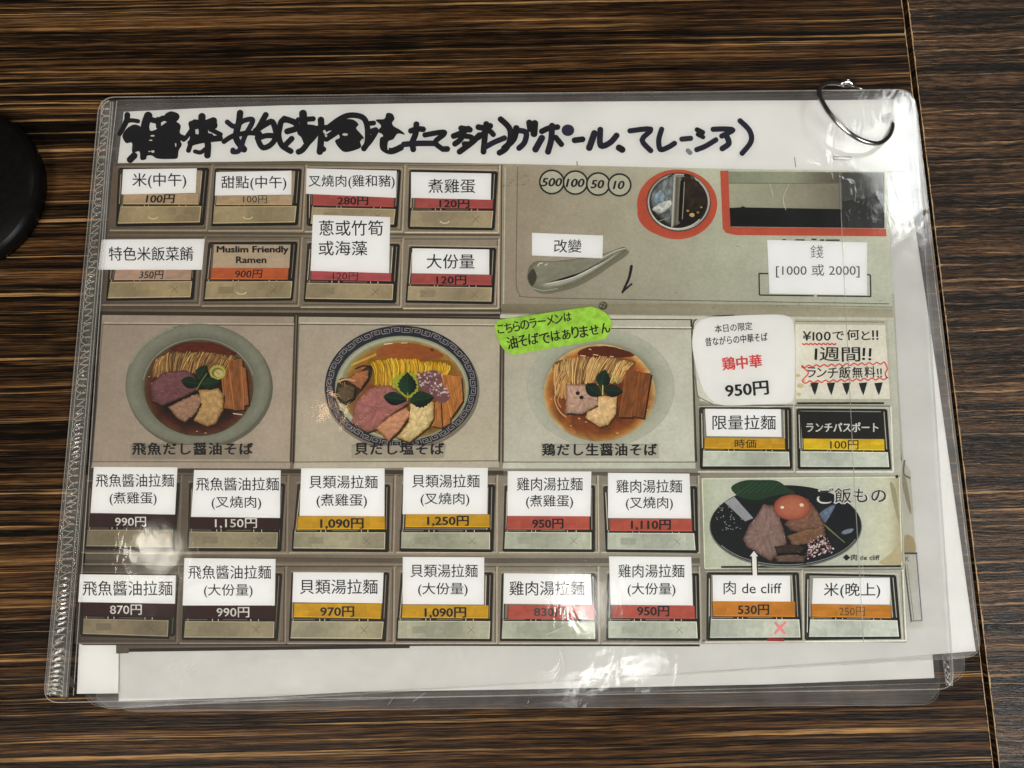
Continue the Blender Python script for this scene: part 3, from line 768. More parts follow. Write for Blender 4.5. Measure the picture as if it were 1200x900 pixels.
Ct, Cb = [98, 214, 339, 464.5, 584, 702, 820], [94, 211, 337.5, 462.5, 583.5, 703, 821]
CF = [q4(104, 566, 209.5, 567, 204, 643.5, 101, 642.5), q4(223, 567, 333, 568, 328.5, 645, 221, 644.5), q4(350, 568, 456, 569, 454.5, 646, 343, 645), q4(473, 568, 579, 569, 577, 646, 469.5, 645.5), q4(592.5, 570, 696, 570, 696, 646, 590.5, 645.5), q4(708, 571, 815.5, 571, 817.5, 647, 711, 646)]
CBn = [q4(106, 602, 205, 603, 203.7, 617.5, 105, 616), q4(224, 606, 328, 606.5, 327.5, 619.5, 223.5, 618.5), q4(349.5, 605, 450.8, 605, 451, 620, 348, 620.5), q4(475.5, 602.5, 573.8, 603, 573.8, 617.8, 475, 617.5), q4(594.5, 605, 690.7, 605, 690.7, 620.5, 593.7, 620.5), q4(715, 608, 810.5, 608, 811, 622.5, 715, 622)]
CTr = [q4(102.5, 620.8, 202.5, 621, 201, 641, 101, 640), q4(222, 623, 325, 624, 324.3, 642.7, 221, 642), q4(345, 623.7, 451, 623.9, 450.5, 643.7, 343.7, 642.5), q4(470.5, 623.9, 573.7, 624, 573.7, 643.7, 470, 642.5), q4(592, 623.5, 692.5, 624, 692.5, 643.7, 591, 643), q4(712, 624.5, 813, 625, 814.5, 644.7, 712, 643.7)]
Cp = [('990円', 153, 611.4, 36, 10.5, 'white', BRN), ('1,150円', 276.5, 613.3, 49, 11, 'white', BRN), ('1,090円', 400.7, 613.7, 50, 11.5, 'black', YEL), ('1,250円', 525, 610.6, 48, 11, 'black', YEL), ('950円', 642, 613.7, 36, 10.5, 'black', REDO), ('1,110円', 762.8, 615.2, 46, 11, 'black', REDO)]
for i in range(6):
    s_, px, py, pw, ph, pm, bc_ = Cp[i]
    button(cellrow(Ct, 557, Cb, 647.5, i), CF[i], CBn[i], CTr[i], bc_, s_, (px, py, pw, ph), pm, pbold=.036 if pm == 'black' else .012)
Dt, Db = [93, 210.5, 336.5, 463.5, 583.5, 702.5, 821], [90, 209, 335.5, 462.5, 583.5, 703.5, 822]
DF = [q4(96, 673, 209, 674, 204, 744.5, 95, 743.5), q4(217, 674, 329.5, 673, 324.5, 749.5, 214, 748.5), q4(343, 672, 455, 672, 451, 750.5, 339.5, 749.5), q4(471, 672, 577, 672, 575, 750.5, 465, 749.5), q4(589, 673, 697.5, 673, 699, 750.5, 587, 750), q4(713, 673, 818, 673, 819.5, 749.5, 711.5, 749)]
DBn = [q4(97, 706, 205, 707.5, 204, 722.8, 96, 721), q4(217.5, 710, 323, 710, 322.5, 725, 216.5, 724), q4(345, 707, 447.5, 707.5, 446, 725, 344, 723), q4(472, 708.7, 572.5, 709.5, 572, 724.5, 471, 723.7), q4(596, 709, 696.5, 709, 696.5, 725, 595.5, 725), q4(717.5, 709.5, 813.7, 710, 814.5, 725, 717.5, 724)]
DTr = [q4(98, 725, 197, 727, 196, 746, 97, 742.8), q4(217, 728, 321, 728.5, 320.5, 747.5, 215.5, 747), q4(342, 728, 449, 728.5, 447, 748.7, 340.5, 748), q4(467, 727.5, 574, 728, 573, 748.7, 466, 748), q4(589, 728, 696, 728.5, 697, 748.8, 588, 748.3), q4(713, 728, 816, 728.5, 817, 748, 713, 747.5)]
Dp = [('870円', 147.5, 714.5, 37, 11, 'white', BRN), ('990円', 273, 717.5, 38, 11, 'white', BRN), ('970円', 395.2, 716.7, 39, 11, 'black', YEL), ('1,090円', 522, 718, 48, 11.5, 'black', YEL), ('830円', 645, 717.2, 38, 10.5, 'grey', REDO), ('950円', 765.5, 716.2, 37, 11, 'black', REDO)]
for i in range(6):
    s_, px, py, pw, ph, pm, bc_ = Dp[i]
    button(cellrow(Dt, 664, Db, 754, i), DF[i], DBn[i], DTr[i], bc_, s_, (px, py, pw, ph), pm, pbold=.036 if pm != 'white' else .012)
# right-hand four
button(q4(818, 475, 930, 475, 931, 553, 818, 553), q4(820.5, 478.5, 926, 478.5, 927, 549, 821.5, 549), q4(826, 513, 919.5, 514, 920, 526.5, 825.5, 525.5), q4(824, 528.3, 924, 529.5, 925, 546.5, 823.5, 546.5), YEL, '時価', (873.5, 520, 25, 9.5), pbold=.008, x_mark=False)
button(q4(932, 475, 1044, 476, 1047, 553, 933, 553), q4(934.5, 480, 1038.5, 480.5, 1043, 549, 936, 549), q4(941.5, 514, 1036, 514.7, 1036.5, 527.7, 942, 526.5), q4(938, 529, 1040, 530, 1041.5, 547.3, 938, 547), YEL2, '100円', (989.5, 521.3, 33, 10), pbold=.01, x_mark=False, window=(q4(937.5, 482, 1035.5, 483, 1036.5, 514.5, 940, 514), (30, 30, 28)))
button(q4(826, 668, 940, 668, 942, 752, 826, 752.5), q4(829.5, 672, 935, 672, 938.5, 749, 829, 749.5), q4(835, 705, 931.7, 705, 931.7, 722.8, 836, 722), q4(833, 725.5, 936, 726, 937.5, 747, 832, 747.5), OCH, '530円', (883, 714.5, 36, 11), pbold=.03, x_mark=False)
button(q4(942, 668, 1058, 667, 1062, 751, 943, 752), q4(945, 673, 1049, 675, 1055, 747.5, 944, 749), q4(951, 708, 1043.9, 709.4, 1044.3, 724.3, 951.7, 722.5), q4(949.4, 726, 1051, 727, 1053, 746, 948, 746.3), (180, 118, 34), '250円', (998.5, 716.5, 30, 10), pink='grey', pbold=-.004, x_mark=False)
bts = [o for o in bpy.data.objects if o.name.startswith('ticket_button')]
# writing printed straight on two button windows
def bt_at(x, y):
    w_ = P(x, y, Z1); return min(bts, key=lambda o: (WL[o.name][0]-w_[0])**2+(WL[o.name][1]-w_[1])**2)
b_ = bt_at(293, 318)
tag(b_, 'ticket button with an orange price band and two lines of English')
for s_, x, y, wd in (('Muslim Friendly', 296, 293.3, 83.5), ('Ramen', 294.3, 304.5, 35)):
    text(s_, x, y, wd, 9.6 if 'y' in s_ else 7.4, Z1+1.6e-4, BLACK, b_, bold=.04)
b_ = bt_at(989, 514); tag(b_, 'black topped ticket button with white lettering')
text('ランチパスポート', 987, 500.6, 84, 11, Z1+1.6e-4, WHITEINK, b_, bold=.03)
A = Art(Z1+1.5e-4)
b_ = bt_at(883, 710); tag(b_, 'ticket button with a pink cross on its tray')
A.line([(909, 730.5), (919.5, 742)], 2.8, (222, 128, 138)); A.line([(920, 730), (908.5, 742)], 2.6, (226, 134, 142)); A.line([(899, 749.5), (919, 750)], 3.2, (140, 34, 40), cap=False)
A.build('pink_cross', b_)

# -- coin and note panel
pn = Art(Z1)
pn.line(smooth([(606.5, 195), (605.5, 270), (605, 330), (609, 344), (624, 348.5), (760, 351.5)], 5)+[(1042, 356)], 1.0, (112, 108, 92))
pn.line([(600, 353), (1046, 360)], 1.5, (150, 146, 126)); pn.poly([(588, 356), (830, 357), (1046, 362), (1047, 372), (588, 367)], None, [(128, 122, 100), (146, 138, 116), (160, 156, 136), (168, 164, 146), (112, 102, 84)])
pn.poly([(586, 368.5), (1047, 372.5), (1047, 375), (586, 373)], (196, 194, 180))
r_ = random.Random(3)
for _ in range(26):    # chips and specks in the paint
    x, y = r_.choice([(r_.uniform(588, 620), r_.uniform(205, 222)), (r_.uniform(820, 1040), r_.uniform(352, 362)), (r_.uniform(600, 1040), r_.uniform(210, 350))])
    pn.line([(x, y), (x+r_.uniform(1, 5), y+r_.uniform(-.4, .4))], r_.uniform(.5, 1), (124, 112, 90), cap=False)
pn_o = pn.build('coin_panel', menu)
Zp = pn.z+3e-6
A = Art(Zp)
for cx, cy, r0 in ((646.7, 213.3, 15.2), (674.3, 214, 15), (701, 215.7, 14.5), (726, 216.7, 14.2)):
    A.ell(cx, cy, r0, r0*.97, (36, 38, 34), 36)
    A.ell(cx, cy, r0-2.1, r0*.97-2.1, (184, 182, 164), 36)
cm = A.build('coin_symbols', menu)
for s_, x, y, wd in (('500', 646.5, 213.5, 24), ('100', 674, 214.3, 21.5), ('50', 700, 215.8, 15.5), ('10', 725, 216.8, 13)):
    text(s_, x, y, wd, 9.5, A.z+6e-6, BLACK, cm, bold=.045, shear=.2)
A = Art(Zp)    # round coin slot
pts = [(x, max(y, 198.6)) for x, y in arc_pts(793.5, 239.5, 47, 41, n=48)]
A.poly(pts, (184, 84, 60))
A.poly([(x, max(y, 199)) for x, y in arc_pts(789, 249, 42, 29, n=40)], (178, 80, 58))
cs = A.build('coin_slot', menu)
A = Art(A.z+4e-6)
A.radial(795.2, 236.8, 37.8, 34.6, [(0, (30, 24, 18)), (.8, (24, 20, 16)), (.9, (42, 38, 34)), (.93, (205, 205, 198)), (.97, (90, 86, 78)), (1, (24, 22, 20))])
blob(A, [(762, 230), (772, 214), (784, 206), (791, 206), (789, 235), (788, 264), (776, 258), (765, 246)], (34, 32, 28), (112, 118, 118), 3, amp=.45, sc_=.22, rag=.4)
blob(A, [(765, 232), (773, 222), (780, 229), (776, 240), (768, 240)], (70, 78, 82), (128, 146, 158), 4, amp=.3)
blob(A, [(764, 245), (774, 238), (786, 234), (787, 241), (774, 250)], (110, 110, 104), (186, 188, 182), 5, amp=.3)
A.line([(768, 254), (778, 250), (786, 247)], 1.0, (60, 54, 46), 3); A.line([(772, 259), (785, 255)], .8, (150, 146, 136))
blob(A, [(801, 205), (812, 208), (824, 220), (829, 236), (820, 246), (806, 250), (801, 230)], (22, 18, 14), (46, 36, 28), 6, amp=.5, sc_=.2)
for x, y, rr, cc in ((811, 252, 3.4, (206, 180, 122)), (818, 249, 2, (170, 122, 66)), (806, 247, 1.8, (180, 142, 84)), (822, 243, 1.4, (190, 150, 94)), (812, 208, 2.6, (92, 80, 70))):
    blob(A, arc_pts(x, y, rr, rr*.75, n=8), (60, 42, 26), cc, int(x), rag=.3)
A.grid([(789.5, 205), (799.5, 205.5), (797, 262), (786.5, 266)], lambda x, y: interp(x+(y-205)*.05, [(789, (148, 146, 136)), (791, (196, 194, 184)), (793, (84, 78, 68)), (797, (128, 122, 110)), (800, (60, 54, 46))]), 8, 8)
A.line([(799, 213), (797.5, 235), (796.5, 258)], 3.2, (14, 12, 10)); A.line([(802, 213), (801, 235), (799.5, 257)], .9, (160, 156, 142)); A.line([(788, 206), (802, 207)], 1, (150, 146, 134))
A.line(arc_pts(794, 237, 34, 31, 40, 150, 20), 1.4, (206, 206, 200)); A.line(arc_pts(794, 237, 34.5, 31.5, 190, 250, 14), .9, (150, 148, 140)); A.line(arc_pts(796, 236, 35.5, 32.5, -60, 60, 20), .9, (170, 166, 156))
A.build('coin_dial', cs)
A = Art(Zp)    # note slot
A.poly([(844, 200), (853.5, 200), (856, 266), (1038, 268), (1039, 277), (862, 275.5), (851, 273), (847, 268)], (182, 84, 62))
ns = A.build('note_slot', menu)
A = Art(A.z+4e-6)
A.grid(q4(853.5, 201, 1036, 202, 1036, 214.5, 854, 214), lambda x, y: interp(x, [(853, (136, 142, 122)), (930, (150, 152, 132)), (970, (100, 94, 80)), (1036, (70, 70, 68))]), 12, 1)
A.grid(q4(854, 214, 1036, 214.5, 1036, 246, 855, 243.5), lambda x, y: interp(x, [(853, (164, 166, 146)), (930, (150, 148, 128)), (985, (126, 120, 106)), (986, (82, 80, 76)), (1036, (96, 96, 92))]), 20, 3)
A.line([(854, 214.6), (985, 215)], 1, (112, 108, 92)); A.poly([(855, 243.5), (868, 243), (870, 241.5), (874, 243), (986, 245), (1036, 246), (1036, 267.5), (856, 265.5)], (20, 20, 21))
A.poly([(986.5, 202), (1036, 202.5), (1036, 267), (987, 266.5)], (74, 74, 72)); A.poly([(987, 236), (1036, 228), (1036, 267), (987, 266.5)], (52, 52, 52))
A.line([(1036, 202), (1036, 267)], 1, (40, 40, 38))
for _ in range(70):
    x, y = r_.uniform(990, 1033), r_.uniform(205, 262); A.line([(x, y), (x+r_.uniform(-2, 3), y+r_.uniform(-3, 3))], .5, (128, 128, 124), cap=False)
A.build('slot_opening', ns)
A = Art(Zp)    # outlined box and clipped characters behind the money label
A.frame(q4(889.5, 320.5, 1020, 322, 1020.5, 347.5, 890, 345.8), 1.5, (44, 46, 44)); A.line([(954, 347), (957.5, 347)], 2.2, (188, 188, 170), cap=False)
for x0, x1, y in ((917, 921, 281), (932, 943, 281.3), (951, 957, 280.6), (961, 966, 281.3), (968, 984, 281.5)):
    A.line([(x0, y), (x1, y)], 1.6, (40, 42, 40), cap=False)
A.build('outlined_box', menu)
# return lever
A = Art(Zp)
lev = smooth([(618, 322), (621, 312), (630, 306), (650, 306), (676, 303), (708, 297), (728, 290), (734, 291), (730, 297), (712, 309), (696, 320), (674, 332), (650, 339), (634, 341), (624, 337), (619, 330)], 5, True)
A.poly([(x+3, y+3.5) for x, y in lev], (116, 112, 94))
blob(A, [(618, 322), (621, 312), (630, 306), (650, 306), (676, 303), (708, 297), (728, 290), (734, 291), (730, 297), (712, 309), (696, 320), (674, 332), (650, 339), (634, 341), (624, 337), (619, 330)], (98, 98, 82), (130, 130, 114), 3, amp=.06, rag=0)
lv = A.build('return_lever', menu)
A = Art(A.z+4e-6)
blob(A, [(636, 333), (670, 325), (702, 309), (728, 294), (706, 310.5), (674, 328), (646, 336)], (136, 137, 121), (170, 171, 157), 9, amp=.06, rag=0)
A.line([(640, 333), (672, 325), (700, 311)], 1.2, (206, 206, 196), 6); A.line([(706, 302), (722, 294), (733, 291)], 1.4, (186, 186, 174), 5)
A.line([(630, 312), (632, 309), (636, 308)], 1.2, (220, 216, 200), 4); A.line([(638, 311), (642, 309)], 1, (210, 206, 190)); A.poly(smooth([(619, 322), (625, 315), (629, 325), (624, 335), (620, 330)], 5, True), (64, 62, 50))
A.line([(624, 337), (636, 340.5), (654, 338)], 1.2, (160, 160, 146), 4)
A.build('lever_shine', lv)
A = Art(Zp)
A.line([(740, 312), (737, 326), (729.5, 342.5)], 3.4, (30, 28, 26), 5, w1=2.6); A.line([(730, 341.5), (740, 333)], 2.2, (30, 28, 26)); A.build('pen_mark', menu)
A = Art(Zp)
A.ell(706.7, 358.2, 5.2, 4.8, (70, 64, 50), 20); A.ell(706.2, 357.4, 3.8, 3.4, (128, 124, 100), 18); A.line([(703, 356), (710, 359)], 1, (48, 44, 36)); A.line([(708, 354), (705, 361)], 1, (56, 50, 40))
A.build('screw', menu)

# -- white paper labels
NLAB = 0
def wlabel(quad, lines, mat=None, zz=None, th=.00010, what=None):
    z0 = zz or ZB+.00016
    o = slab('name_label', quad, z0, th, LABEL, menu)
    tag(o, what or 'white paper label reading ' + ' '.join(l[0] for l in lines))
    for l in lines:
        s_, x, y, wd, ht = l[:5]
        text(s_, x, y, wd, ht, z0+th+5e-6, mat or BLACK, o, bold=l[5] if len(l) > 5 else .006)
    return o
wlabel(q4(144.3, 198.3, 230.7, 197.3, 229.3, 226, 142.3, 227.7), [('米(中午)', 186.7, 211.8, 63, 18)])
wlabel(q4(253.3, 201.7, 341.7, 200, 341.5, 228, 251.7, 229), [('甜點(中午)', 297.5, 214.6, 76, 17)])
wlabel(q4(359.3, 197.3, 465, 200, 464, 231.7, 358.3, 227), [('叉燒肉(雞和豬)', 412, 213, 101, 16)])
wlabel(q4(481.7, 201.7, 575.7, 203.3, 575, 234, 481.7, 231.7), [('煮雞蛋', 529.3, 218, 55, 16.5)])
wlabel(q4(119, 280.7, 240, 280, 236.7, 316, 115, 316), [('特色米飯菜餚', 177, 297.3, 99, 16.5)])
wlabel(q4(366.7, 251.7, 457.3, 254.3, 456, 320, 364, 317.3), [('蔥或竹筍', 411.5, 267.2, 75, 18), ('或海藻', 402, 290.8, 57, 17)])
wlabel(q4(483.3, 291, 573.3, 292.3, 573.3, 321.7, 482.3, 320), [('大份量', 528, 306.3, 56, 17)])
TX = .0
wlabel(q4(110, 547, 208, 547.5, 205, 603, 106, 601), [('飛魚醬油拉麵', 158, 563, 91.5, 15.5), ('(煮雞蛋)', 156, 584.5, 55, 16)])
wlabel(q4(227.5, 550.7, 329, 551, 328, 607, 224, 605.7), [('飛魚醬油拉麵', 278.3, 567.2, 97, 15.5), ('(叉燒肉)', 277, 589.3, 58, 16)])
wlabel(q4(353, 548.7, 450.7, 548.7, 450.5, 605, 351, 604.5), [('貝類湯拉麵', 402.5, 564.7, 80, 15.5), ('(煮雞蛋)', 400.5, 587, 59, 16.5)])
wlabel(q4(473, 547.5, 571.7, 548, 570.7, 602.5, 471.7, 602.5), [('貝類湯拉麵', 522.5, 563.7, 79, 15.5), ('(叉燒肉)', 521.5, 585.3, 57, 16)])
wlabel(q4(595, 552, 693, 552.5, 692, 605, 594.5, 604.5), [('雞肉湯拉麵', 644.3, 567.2, 77, 15.5), ('(煮雞蛋)', 644, 588, 55, 16)])
wlabel(q4(712.5, 554, 808, 555, 810, 607.5, 712.5, 607), [('雞肉湯拉麵', 760.7, 569.8, 77, 15.5), ('(叉燒肉)', 761, 590, 55, 16)])
wlabel(q4(93.7, 673, 206, 674.5, 205, 707.5, 91.7, 705.5), [('飛魚醬油拉麵', 149.5, 689.3, 105, 17.5)])
wlabel(q4(216, 654, 323, 655, 322, 709.5, 214, 709.5), [('飛魚醬油拉麵', 269, 670.5, 97, 16), ('(大份量)', 267.5, 692.3, 57, 16)])
wlabel(q4(343.7, 670.5, 449.5, 671, 448, 707, 342.5, 705.7), [('貝類湯拉麵', 397, 687.5, 91, 17.5)])
wlabel(q4(472, 652.5, 567.5, 653, 567, 708.5, 471.7, 708), [('貝類湯拉麵', 520.5, 668.8, 78.5, 15.5), ('(大份量)', 519, 690.8, 58, 16)])
wlabel(q4(590.5, 671.7, 692.5, 672.5, 693.7, 708.7, 590, 707.5), [('雞肉湯拉麵', 641, 689.3, 88, 17)])
wlabel(q4(713.7, 652, 810, 652.5, 812, 709.5, 715.5, 708.7), [('雞肉湯拉麵', 763.3, 669, 77.5, 15.5), ('(大份量)', 763.5, 691, 56, 16)])
wlabel(q4(826.2, 479, 915, 479.5, 916, 512, 828, 511), [('限量拉麵', 872, 495, 74, 17)])
wlabel(q4(835, 674, 926, 674.5, 926.5, 705, 835.5, 704.5), [('肉 de cliff', 882, 688.8, 68, 15.5, 0.004)])
wlabel(q4(952.8, 677.5, 1042.8, 677, 1042.8, 708.5, 951.7, 707.5), [('米(晚上)', 998.5, 692, 66, 18)])
wlabel(q4(623.3, 272.7, 706.7, 276, 706, 302.7, 623.3, 299.3), [('改變', 665.3, 288.3, 32, 15.5)])
wlabel(q4(899, 281, 1016, 284, 1016, 346, 901.7, 344), [('錢', 957.3, 295, 15, 15, -.006), ('[1000 或 2000]', 958.3, 317.5, 98, 15.5, .0)], GREYINK)

# -- dish photographs
def strands(A, base, n, cols, w, top, bot, bend, seed):
    """noodles: many thin strands in loose locks between a top and a bottom line"""
    r = random.Random(seed)
    if base: A.poly(smooth(base[0], 4, True), lum(base[1], .8))
    for i in range(int(n*2.8)):
        u = r.random() if i > n else (i+.5)/n
        lock = .02*math.sin(u*19+seed)
        p = interp(u, [(k/(len(top)-1), t) for k, t in enumerate(top)])
        q = interp(min(1, max(0, u+lock+r.uniform(-.018, .018))), [(k/(len(bot)-1), t) for k, t in enumerate(bot)])
        m1 = mixc(p, q, .3); m2 = mixc(p, q, .68); wv = r.uniform(-.8, .8)
        pts = smooth([(p[0]+r.uniform(-1, 1), p[1]+r.uniform(-2.2, 2)), (m1[0]+bend+wv, m1[1]), (m2[0]+bend*.6-wv*.6, m2[1]), (q[0], q[1]+r.uniform(-4, 3))], 3)
        c = lum(r.choice(cols), r.uniform(.72, 1.15)*(1 if i > n*.5 else .8)); ww = w*r.uniform(.5, .9)
        if r.random() < .4: A.line([(x+.35, y+.25) for x, y in pts], ww*1.1, lum(c, .6), cap=False)
        A.line(pts, ww, c, cap=False)
        if r.random() < .3: A.line(pts[2:5], ww*.4, lum(c, 1.35), cap=False)
def leaf(A, cx, cy, L, Wd, ang, col, ser=.0):
    pts = []; n = 14
    for s in (1, -1):
        for k in range(n):
            t = k/n if s == 1 else 1-k/n
            h_ = math.sin(PI*t**.85)*Wd/2*(1+(.14 if k % 2 else -.06)*ser)
            pts.append(((t-.5)*L, s*h_))
    a = math.radians(ang); ca, sa = math.cos(a), math.sin(a)
    q = [(cx+x*ca-y*sa, cy+x*sa+y*ca) for x, y in pts]
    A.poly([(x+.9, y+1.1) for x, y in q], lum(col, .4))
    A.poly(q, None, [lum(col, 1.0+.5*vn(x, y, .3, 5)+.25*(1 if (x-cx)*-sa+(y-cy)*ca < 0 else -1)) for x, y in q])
    A.line([(cx-L*.45*ca, cy-L*.45*sa), (cx+L*.42*ca, cy+L*.42*sa)], .8, lum(col, 1.7), cap=False)
    for k in (-.2, 0, .2):
        bx, by = cx+L*k*ca, cy+L*k*sa
        for s in (1, -1):
            A.line([(bx, by), (bx+L*.13*ca-s*Wd*.3*sa, by+L*.13*sa+s*Wd*.3*ca)], .4, lum(col, 1.4), cap=False)
def tight(pts):
    out = []
    for i, p in enumerate(pts):
        out += [mixc(p, pts[i-1], .22), p, mixc(p, pts[(i+1) % len(pts)], .22)]
    return out
def meat(A, pts, col, edge, seed, fib=12, dirn=(1, .2)):
    pts = tight(pts)
    sh = smooth(pts, 5, True)
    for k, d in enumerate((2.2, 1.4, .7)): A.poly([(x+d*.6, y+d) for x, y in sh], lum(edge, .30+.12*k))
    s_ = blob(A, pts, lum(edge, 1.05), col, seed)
    r = random.Random(seed); x0 = min(p[0] for p in pts); x1 = max(p[0] for p in pts); y0 = min(p[1] for p in pts); y1 = max(p[1] for p in pts)
    k = 0
    while k < fib*5:
        x, y = r.uniform(x0, x1), r.uniform(y0, y1); k += 1
        L = r.uniform(1.5, 5); e = (x+L*dirn[0]+r.uniform(-.5, .5), y+L*dirn[1]+r.uniform(-1, 1))
        if not (inside((x, y), s_) and inside(e, s_)): continue
        A.line([(x, y), ((x+e[0])/2+r.uniform(-.5, .5), (y+e[1])/2+r.uniform(-.5, .5)), e], r.uniform(.35, .9), lum(mixc(col, (215, 190, 170), r.choice([0, 0, .2])), r.choice([.82, .88, .94, 1.06, 1.12])), cap=False)
    # moist glints along the upper edge
    for _ in range(3):
        i0 = r.randrange(len(s_)); seg = [s_[(i0+q) % len(s_)] for q in range(4)]
        cx = sum(p[0] for p in s_)/len(s_); cy = sum(p[1] for p in s_)/len(s_)
        if seg[0][1] < cy: A.line([(cx+(x-cx)*.93, cy+(y-cy)*.93) for x, y in seg], .7, lum(col, 1.4), cap=False)
def liquid(A, cx, cy, rx, ry, stops, seed, fat=40, n=56):
    """broth: radial colour, cloudy, with fat droplets and glints"""
    A.up(); ts = [i/12 for i in range(13)]
    def cc(t, a):
        x, y = cx+rx*t*math.cos(a), cy+ry*t*math.sin(a)
        return lum(interp(t, stops), 1+.22*vn(x, y, .10, seed)+.14*vn(x, y, .3, seed+2)-.10*math.sin(a))
    for t0, t1 in zip(ts, ts[1:]):
        for k in range(n):
            a, b = 2*PI*k/n, 2*PI*(k+1)/n
            q = [(cx+rx*t*math.cos(u), cy+ry*t*math.sin(u)) for t, u in ((t0, a), (t1, a), (t1, b), (t0, b))]
            cs = [cc(t0, a), cc(t1, a), cc(t1, b), cc(t0, b)]
            if t0 == 0: q, cs = q[1:], cs[1:]
            A.poly(q, None, cs, raise_=False)
    r = random.Random(seed)
    for _ in range(fat):
        a, t = r.uniform(0, 2*PI), r.uniform(.55, .97); x, y = cx+rx*t*math.cos(a), cy+ry*t*math.sin(a)
        rr = r.uniform(.5, 1.6); b_ = cc(t, a)
        A.poly(arc_pts(x, y, rr, rr*.75, n=9), lum(b_, 1.35)); A.poly(arc_pts(x+.1, y+.1, rr*.7, rr*.5, n=8), lum(b_, 1.08))
        if r.random() < .25: A.line([(x-rr, y), (x+rr*r.uniform(.5, 2), y-.3)], .5, (226, 206, 176), cap=False)
def planks(A, lst, col, seed):
    r = random.Random(seed)
    for q in lst:
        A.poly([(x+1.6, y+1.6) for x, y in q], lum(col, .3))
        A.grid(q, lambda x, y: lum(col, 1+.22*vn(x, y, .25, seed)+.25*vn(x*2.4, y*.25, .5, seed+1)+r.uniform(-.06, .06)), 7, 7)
        for k in range(9):
            u = r.uniform(.05, .95); v0 = r.uniform(0, .5); v1 = r.uniform(v0+.2, 1); a, b = mixc(q[0], q[1], u), mixc(q[3], q[2], u)
            A.line([mixc(a, b, v0), mixc(mixc(a, b, (v0+v1)/2), q[1], .01), mixc(a, b, v1)], r.uniform(.35, .8), lum(col, r.choice([.78, .86, .92, 1.1, 1.16])), cap=False)
        A.line([q[0], q[3]], .7, lum(col, 1.35), cap=False); A.line([q[0], q[1]], .7, lum(col, 1.15), cap=False); A.line([q[3], q[2]], .9, lum(col, .5), cap=False)
def part(parent, name, z, fn, mat=None):
    A = Art(z, 3.5e-7); fn(A); A.build(name, parent, mat); return A.z+2e-6
def R5(x, y): return (80+x/4, 350+y/4)
def R6(x, y): return (330+x/4, 350+y/4)
def R7(x, y): return (570+x/4, 350+y/4)
def mp(f, pts): return [f(*p) for p in pts]
def card(quad, inner, c0, c1, lab):
    A = Art(Z1)
    A.poly(quad, lum(mixc(c0, c1, .5), .98)); A.frame(quad, 2.2, (54, 46, 38))
    q = inner
    A.grid(q, lambda x, y: mixc(c0, c1, max(0, min(1, (x-q[0][0])/(q[1][0]-q[0][0])*.6+(y-q[0][1])/(q[2][1]-q[0][1])*.4))), 8, 6)
    A.line([q[0], q[1]], 1.2, (88, 80, 68), cap=False); A.line([(q[0][0]+1, q[0][1]-1.6), (q[1][0], q[1][1]-1.6)], 1.2, lum(c1, 1.12), cap=False)
    A.line([q[3], q[2]], 1.2, (96, 90, 76), cap=False); A.line([q[1], q[2]], 1.4, (74, 66, 56), cap=False); A.line([q[0], q[3]], .9, (100, 92, 80), cap=False)
    A.poly([q[3], q[2], (q[2][0], q[2][1]+7.5), (q[3][0]-1, q[3][1]+7.5)], lum(c1, .97)); A.line([q[3], q[2]], 1.2, (112, 106, 92), cap=False)
    o = A.build('dish_photo', menu); tag(o, lab); return o, A.z+3e-6
# 1: dark soy bowl
d1, z = card(q4(118.5, 368, 345.5, 370, 340.5, 541, 107.5, 540.5), q4(120.5, 380, 345, 381.5, 340, 541.5, 108, 541), (150, 137, 124), (168, 156, 141), 'photo card of the darkest ramen in a pale green bowl, leftmost of three')
def f(A):
    A.ell(234, 454, 86, 72.5, (96, 94, 82)); A.radial(232, 451, 85, 72, [(0, (120, 120, 104)), (.72, (84, 82, 72)), (.79, (112, 112, 99)), (.90, (126, 127, 113)), (.97, (120, 121, 107)), (1, (106, 105, 92))], 56)
    A.line(arc_pts(232, 451, 84, 71, 200, 250, 14), 1, (150, 154, 140)); A.line(arc_pts(233, 455, 66, 58, 190, 345, 26), 1.2, (140, 138, 122))
z = part(d1, 'bowl', z, f)
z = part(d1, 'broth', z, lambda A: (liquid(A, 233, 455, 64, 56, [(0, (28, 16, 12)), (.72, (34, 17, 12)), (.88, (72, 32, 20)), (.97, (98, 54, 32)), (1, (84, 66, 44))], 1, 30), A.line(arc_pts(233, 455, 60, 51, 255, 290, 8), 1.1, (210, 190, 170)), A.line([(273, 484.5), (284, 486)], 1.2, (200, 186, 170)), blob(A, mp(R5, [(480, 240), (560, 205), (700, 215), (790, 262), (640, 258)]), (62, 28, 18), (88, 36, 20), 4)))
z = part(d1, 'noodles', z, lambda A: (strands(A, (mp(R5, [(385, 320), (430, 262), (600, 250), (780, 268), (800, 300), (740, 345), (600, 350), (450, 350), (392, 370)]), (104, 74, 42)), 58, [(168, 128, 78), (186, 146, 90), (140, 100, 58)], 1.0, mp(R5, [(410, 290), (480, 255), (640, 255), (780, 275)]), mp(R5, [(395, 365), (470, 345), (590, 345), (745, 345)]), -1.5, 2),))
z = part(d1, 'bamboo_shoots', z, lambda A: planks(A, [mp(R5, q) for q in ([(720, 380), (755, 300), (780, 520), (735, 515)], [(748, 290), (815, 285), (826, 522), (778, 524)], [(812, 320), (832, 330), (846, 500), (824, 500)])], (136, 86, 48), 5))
z = part(d1, 'meat_slice', z, lambda A: meat(A, mp(R5, [(380, 400), (440, 350), (550, 333), (590, 360), (615, 420), (560, 450), (440, 502), (395, 480)]), (112, 72, 76), (70, 46, 42), 6, 16))
